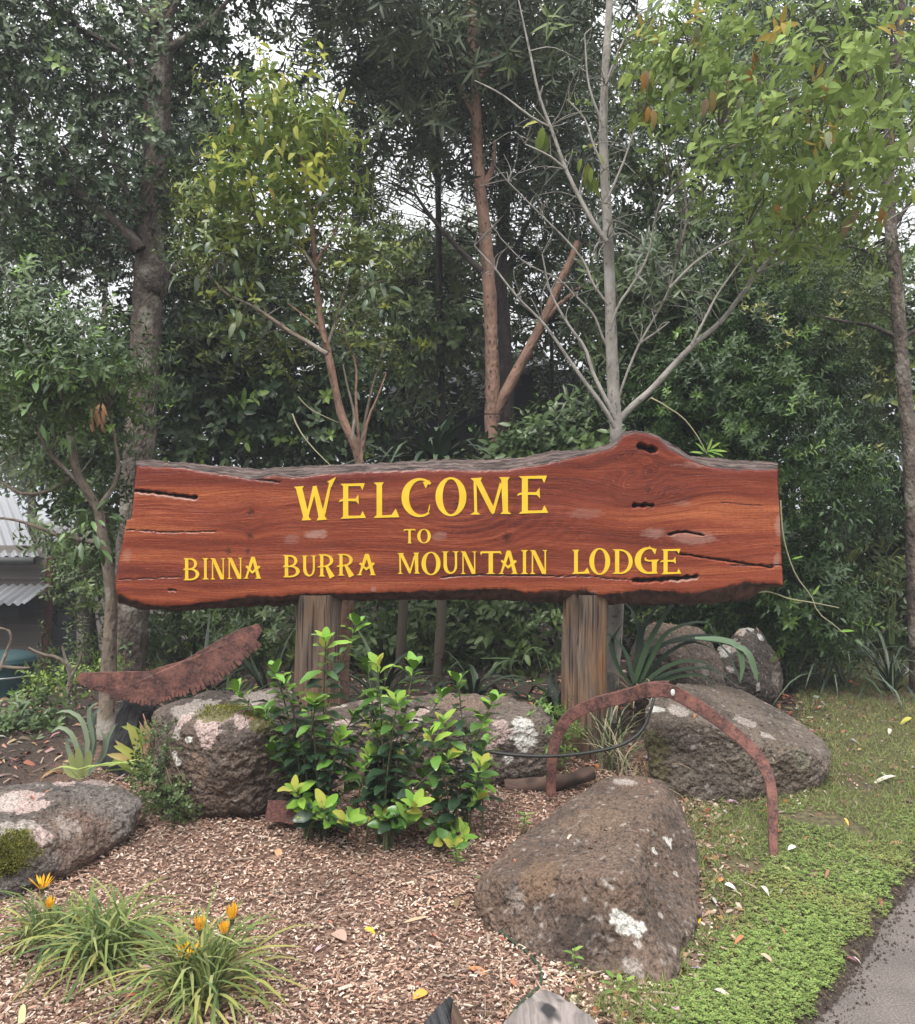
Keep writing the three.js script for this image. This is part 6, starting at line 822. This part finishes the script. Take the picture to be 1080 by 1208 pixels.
// ---------------------------------------------------------------- mulch chips, clover, grass, fallen leaves
const inRock = (() => { const cells = new Set(); for (const { g } of ROCKS) { const p = g.attributes.position; for (let i = 0; i < p.count; i++) { const x = p.getX(i), d = -p.getZ(i); if (p.getY(i) < groundY(x, d) + 0.02) cells.add(Math.round(x / 0.04) + ',' + Math.round(d / 0.04)); } } return (x, d) => cells.has(Math.round(x / 0.04) + ',' + Math.round(d / 0.04)); })();
{
  const r = rng(701), chipGeo = s => { const q = rng(s), g = new THREE.BoxGeometry(1, 1, 1, 2, 1, 1), p = g.attributes.position; for (let i = 0; i < p.count; i++) p.setXYZ(i, p.getX(i) * (0.8 + 0.4 * noise(p.getY(i) * 3 + s, p.getZ(i) * 3)), p.getY(i) * (1 - 0.5 * Math.abs(p.getX(i))) , p.getZ(i) + 0.5 * noise(p.getX(i) * 2, s)); g.deleteAttribute('uv'); g.computeVertexNormals(); return g; };
  const chips = [[], [], []], pal = [[0.27, 0.165, 0.12], [0.37, 0.25, 0.185], [0.21, 0.12, 0.085], [0.48, 0.36, 0.285], [0.3, 0.21, 0.155], [0.15, 0.088, 0.064], [0.55, 0.45, 0.37], [0.34, 0.2, 0.145]];
  let n = 0; while (n < 100000) {
    const d = 1.9 + 4.0 * Math.pow(r(), 1.05), x = lerp(-0.62, 0.62, r()) * d * 0.98 - 0.1; n++;
    const lw = lawnAt(x, d); if (lw > 0.02 && r() > Math.exp(-lw * 7) * 0.6) continue; if (toRoad(x, d) > -0.06) continue; if (d > 5.2 && r() < (d - 5.2) * 1.4) continue; if (x < -2.1 && d > 4.6) continue;
    const L = 0.01 + 0.03 * r() * r(), W = 0.003 + 0.008 * r() * r(), big = r() < 0.025 ? 1.9 : 1, c = pal[Math.floor(r() * pal.length)], patch = fbm(x * 2.3, d * 2.3, 4, 3), f = (0.95 + 0.5 * r()) * (1 + 0.9 * patch), pitch = (r() - 0.5) * 0.9, az = r() * 6.283;
    const m = new THREE.Matrix4().makeRotationFromEuler(new THREE.Euler((r() - 0.5) * 0.9, az, pitch, 'YXZ')); m.scale(V(L * big, 0.002 + 0.003 * r(), W * big)); m.setPosition(x, groundY(x, d) + 0.004 + 0.014 * r(), -d); chips[n % 3].push({ m, c: c.map(v => v * f) });
  }
  const g = new THREE.Group(); g.name = 'mulch'; scene.add(g); tag(g, 'pinkish brown wood chip mulch covering the garden bed', 'mulch', null, 'stuff'); const cm = mat([1, 1, 1], 0.92); chips.forEach((l, i) => copies('chip', chipGeo(11 + i), cm, l, g));
  // strips of bark and twigs in the mulch
  const sticks = []; for (let k = 0; k < 900; k++) { const d = 2 + 5.6 * r(), x = lerp(-0.62, 0.6, r()) * d; if (toRoad(x, d) > -0.05 || (lawnAt(x, d) > 0.25 && r() > 0.12)) continue; const c = mix3([0.1, 0.06, 0.045], [0.42, 0.33, 0.26], r()); const m = new THREE.Matrix4().makeRotationFromEuler(new THREE.Euler((r() - 0.5) * 0.2, r() * 6.283, (r() - 0.5) * 0.25, 'YXZ')); m.scale(V(0.05 + 0.1 * r(), 0.004, 0.004 + 0.006 * r())); m.setPosition(x, groundY(x, d) + 0.014, -d); sticks.push({ m, c }); }
  copies('twig', chipGeo(21), cm, sticks, g);
}
{
  // clover cushion on the near lawn, thinner grass beyond
  const r = rng(711), three = (() => { const gs = []; for (let k = 0; k < 3; k++) { const a = k * 2.094; gs.push(leafGeo(0.013, 0.011, { rings: [0.6], wide: 0.65, fold: 0.2, curl: 0.1 }).applyMatrix4(aim(V(0, 0, 0), V(Math.cos(a), 0.35, Math.sin(a)), UP))); } gs.forEach(g => g.deleteAttribute('uv')); return mergeGeometries(gs); })();
  const blade = leafGeo(0.05, 0.0042, { rings: [0.4, 0.75], wide: 0.3, curl: 0.35 });
  const cl = [], bl = [], lit = [], crumbs = [];
  for (let k = 0; k < 230000; k++) {
    const d = 1.9 + 7.6 * Math.pow(r(), 1.3), x = lerp(-0.1, 0.56, r()) * d + 0.1, lw = lawnAt(x, d), rd = toRoad(x, d) + 0.05 * noise(x * 6, d * 6) + 0.02 * noise(x * 21, d * 21); if (lw < 0 || rd > 0.0) continue;
    const lush = ss(4.9, 3.9, d + 0.9 * noise(x * 1.5, d * 1.5)) * ss(0.02, 0.35, lw), bare = noise(x * 3.1 + 3, d * 3.1) + 0.5 * noise(x * 8, d * 8), dry = ss(0.0, 0.35, noise(x * 2.2 + 8, d * 2.2));
    if (r() < 0.08 + 0.92 * lush && bare < 0.25 + 0.6 * lush) { const y = groundY(x, d) + 0.004 + 0.022 * lush * r(); let c = mix3([0.13, 0.215, 0.05], [0.31, 0.44, 0.12], r()); c = mix3(c, [0.3, 0.27, 0.09], 0.3 * r() + dry * 0.7 * r()); cl.push({ m: aim(V(x, y, -d), V((r() - 0.5) * 0.7, 1, (r() - 0.5) * 0.7), V(r() - 0.5, 0, r() - 0.5), 0.42 + 0.55 * r()), c }); }
    else if (bare < 0.42) { const far = ss(4.2, 6.2, d);  bl.push({ m: aim(V(x, groundY(x, d), -d), V((r() - 0.5) * 1.5, 0.9, (r() - 0.5) * 1.5), V(r() - 0.5, 0.2, r() - 0.5), (0.35 + 0.75 * r()) ), c: mix3(mix3([0.16, 0.22, 0.06], [0.32, 0.37, 0.13], r()), [0.26, 0.23, 0.12], 0.6 * far * r() + (r() < 0.12 ? 0.7 : 0)) }); }
  }
  for (let k = 0; k < 5000; k++) { const t = lerp(-1.5, 4, r()), o = 0.09 * gauss(r) + 0.0, x = EDGE[0][0] + edx / edl * t + edd / edl * o, d = EDGE[0][1] + edd / edl * t - edx / edl * o; crumbs.push({ m: new THREE.Matrix4().makeRotationFromEuler(new THREE.Euler(r() * 6, r() * 6, r() * 6)).scale(V(1, 0.7, 0.8).multiplyScalar(0.002 + 0.007 * r() * r())).setPosition(x, groundY(x, d) + 0.004 + (o > 0.02 ? 0.012 : 0), -d), c: mix3([0.05, 0.035, 0.028], [0.2, 0.15, 0.12], r() * r()) }); }
  // stray blades and clover where the mulch meets the lawn and along stones
  for (let k = 0; k < 2600; k++) { const d = 2.2 + 3.4 * r(), x = lawnX(d) - 0.35 * r() * r(); bl.push({ m: aim(V(x, groundY(x, d), -d), V((r() - 0.5) * 1.6, 0.8, (r() - 0.5) * 1.6), V(r() - 0.5, 0.2, r() - 0.5), 0.5 + 0.9 * r()), c: mix3([0.12, 0.17, 0.05], [0.32, 0.29, 0.15], r()) }); }
  for (let k = 0; k < 900; k++) { const t = lerp(-1.5, 5, r()), o = -0.03 - 0.05 * r(), x = EDGE[0][0] + edx / edl * t + edd / edl * o, d = EDGE[0][1] + edd / edl * t - edx / edl * o; bl.push({ m: aim(V(x, groundY(x, d), -d), V((r() - 0.3) * 1.6, 0.5, (r() - 0.5) * 1.6), V(r() - 0.5, 0.2, r() - 0.5), 0.5 + 0.8 * r()), c: mix3([0.12, 0.18, 0.05], [0.3, 0.3, 0.13], r()) }); }
  const gm = new THREE.MeshPhysicalMaterial({ roughness: 0.9, transmission: 0.25, thickness: 0, specularIntensity: 0.4 });
  tag(copies('clover', three, gm, cl, scene), 'bright green clover cushion between the front boulder and the road', 'clover', null, 'stuff'); tag(copies('grass', blade, gm, bl, scene), 'thin patchy grass on the bank beyond the clover', 'grass', null, 'stuff');
  tag(copies('soil_crumbs', new THREE.IcosahedronGeometry(1, 0), mat([1, 1, 1], 0.95), crumbs, scene), 'dark soil crumbs along the edge between lawn and road', 'soil', null, 'stuff');
  // leaf litter: on the bank, under the trees and round the stones
  const leaf = leafGeo(0.06, 0.022, { rings: [0.3, 0.7], curl: 0.6, fold: 0.5 }), pal = [[0.3, 0.17, 0.11], [0.24, 0.12, 0.08], [0.4, 0.27, 0.18], [0.5, 0.42, 0.34], [0.17, 0.1, 0.075], [0.38, 0.15, 0.08]];
  const put = (x, d, s = 1) => { if (toRoad(x, d) > 0.02 && r() > 0.06) return; lit.push({ m: aim(V(x, groundY(x, d) + 0.012, -d), V(r() - 0.5, (r() - 0.5) * 0.3, r() - 0.5), V((r() - 0.5) * 1.4, 1, (r() - 0.5) * 1.4), s * (0.5 + 0.9 * r())), c: pal[Math.floor(r() * pal.length)].map(v => v * (0.7 + 0.5 * r())) }); };
  for (let k = 0; k < 4500; k++) { const d = 5 + 6 * r(), x = lerp(-0.6, 0.35, r()) * d; put(x, d, 1.1); }
  for (let k = 0; k < 1300; k++) { const d = 2.4 + 6 * r(), x = lawnX(d) + (gauss(r)) * 0.28; put(x, d, 0.9); }
  for (let k = 0; k < 1100; k++) { const d = 2.6 + 6 * r(), x = lerp(0.1, 0.56, r()) * d; if (lawnAt(x, d) > 0) put(x, d, 0.7); }
  for (let k = 0; k < 2600; k++) { const d = 4.9 + 4 * r(), x = lerp(0.2, 0.56, r()) * d; if (lawnAt(x, d) > 0) put(x, d, 0.42); }
  for (let k = 0; k < 500; k++) { const d = 2.2 + 3 * r(), x = lerp(-0.55, 0.2, r()) * d; put(x, d, 0.6); }
  for (const { g } of ROCKS) { const p = g.attributes.position; for (let k = 0; k < 130; k++) { const i = Math.floor(r() * p.count), x = p.getX(i), d = -p.getZ(i); if (Math.abs(p.getY(i) - groundY(x, d)) < 0.05) put(x + (r() - 0.5) * 0.16, d + (r() - 0.7) * 0.16, 0.9); } }
  for (const { g } of ROCKS) { const p = g.attributes.position, q = g.attributes.normal; for (let k = 0, n = 0; k < 4000 && n < 9; k++) { const i = Math.floor(r() * p.count); if (q.getY(i) < 0.85) continue; n++; lit.push({ m: aim(V(p.getX(i), p.getY(i) + 0.006, p.getZ(i)), V(r() - 0.5, 0, r() - 0.5), V(q.getX(i), q.getY(i), q.getZ(i)), 0.3 + 0.6 * r()), c: pal[Math.floor(r() * pal.length)] }); } }
  tag(copies('fallen_leaves', leaf, mat([1, 1, 1], 0.8), lit, scene), 'brown dead leaves scattered under the trees, on the bank and round the boulders', 'leaf litter', null, 'stuff');
}
{ // leaves one can point to
  const r = rng(721), one = (label, px, py, L, W, c, { curl = 0.6, az = r() * 6.28, h = 0.016, fold = 0.4 } = {}) => { const p = gpx(px, py).add(V(0, h, 0)); const g = leafGeo(L, W, { rings: [0.15, 0.35, 0.6, 0.82], curl, fold, wide: 0.45 }); g.applyMatrix4(aim(p, V(Math.cos(az), 0.1, Math.sin(az)), V(0.1, 1, 0.25))); solo('fallen_leaf', g, mat(c, 0.75), label, 'leaf'); };
  const OR = [0.52, 0.2, 0.075], YE = [0.8, 0.55, 0.02], TAN = [0.5, 0.35, 0.22], WH = [0.62, 0.57, 0.48];
  one('curled rusty orange leaf on the mulch left of the front boulder', 553, 1147, 0.11, 0.035, OR, { az: 0.5 }); one('yellow orange leaf on the mulch near the split stump', 505, 1176, 0.06, 0.035, [0.7, 0.33, 0.05], { az: 2.6, curl: 0.3 }); one('small bright yellow fallen petal in the middle of the mulch', 430, 1101, 0.045, 0.025, YE, { az: 0.2 });
  one('bright yellow petal on litter right of the front boulder', 819, 1087, 0.045, 0.04, YE, { az: 1.4, h: 0.03 }); one('upright tan leaf in the mulch below the glossy shrub', 327, 1006, 0.07, 0.035, [0.55, 0.3, 0.16], { az: 1.2 }); one('pale grey brown broad chip like leaf on the mulch', 393, 1105, 0.08, 0.055, [0.4, 0.27, 0.21], { az: 0.8, curl: 0.2 }); one('long tan twig like leaf on the mulch right of the yellow petal', 475, 1094, 0.12, 0.016, TAN, { az: 5.8, curl: 0.1 });
  one('orange leaf on litter above the clover', 855, 1042, 0.09, 0.03, [0.55, 0.24, 0.1], { az: 2.9 }); one('white dried leaf on the clover beside the arch foot', 939, 1006, 0.05, 0.026, [0.75, 0.73, 0.68], { az: 2.6, h: 0.03, curl: 0.3 }); one('cream curled leaf lying on the clover', 898, 1055, 0.05, 0.02, WH, { az: 1.2, h: 0.035 }); one('thin brown leaf standing on the clover', 978, 1035, 0.055, 0.014, [0.28, 0.14, 0.08], { az: 2.1, h: 0.035 });
  one('pale leaf at the foot of the front boulder on its right', 819, 1112, 0.08, 0.02, WH, { az: 3.4, h: 0.025 }); one('red brown leaf on the near clover', 878, 1115, 0.05, 0.016, [0.45, 0.17, 0.08], { az: 2.5, h: 0.035 }); one('beige leaf on the near clover left side', 897, 1137, 0.05, 0.02, [0.55, 0.36, 0.26], { az: 0.7, h: 0.035 }); one('bleached leaf at the lower clover edge', 843, 1178, 0.06, 0.02, [0.62, 0.5, 0.4], { az: 0.4, h: 0.03 });
  one('white leaf fragment on litter at the clover edge', 855, 1052, 0.05, 0.03, [0.72, 0.7, 0.66], { az: 0.3, h: 0.03 }); one('yellow upright leaf on the grass beyond the arch', 996, 972, 0.05, 0.014, [0.7, 0.42, 0.08], { az: 1.5, h: 0.03 }); one('red leaf on the bank under the rush blades', 998, 806, 0.11, 0.05, [0.5, 0.12, 0.06], { az: 0.6 }); one('long pale leaf on the grass right of the broad boulder', 1058, 922, 0.16, 0.03, WH, { az: 3.0, h: 0.03 });
  one('green yellow leaf on the lawn at the right edge', 1076, 852, 0.12, 0.035, [0.45, 0.42, 0.07], { az: 2.6, h: 0.03 }); one('orange leaf on the mulch at the rusty arch foot', 700, 905, 0.1, 0.035, OR, { az: 1.0 }); one('golden leaf caught among the shrub stems', 398, 928, 0.07, 0.03, [0.7, 0.38, 0.05], { az: 0.1, h: 0.14 }); one('pale fallen leaf on the bank litter beyond the broad boulder', 1050, 865, 0.07, 0.025, WH, { az: 2, h: 0.03 }); one('dusty pink bark flake at the left clump', 180, 1152, 0.09, 0.03, [0.5, 0.32, 0.26], { az: 3, h: 0.03 }); one('cream blade shaped leaf lying at the lower left corner', 28, 1195, 0.13, 0.022, [0.4, 0.45, 0.22], { az: 1.2, h: 0.03 });
}
renderer.render(scene, camera);
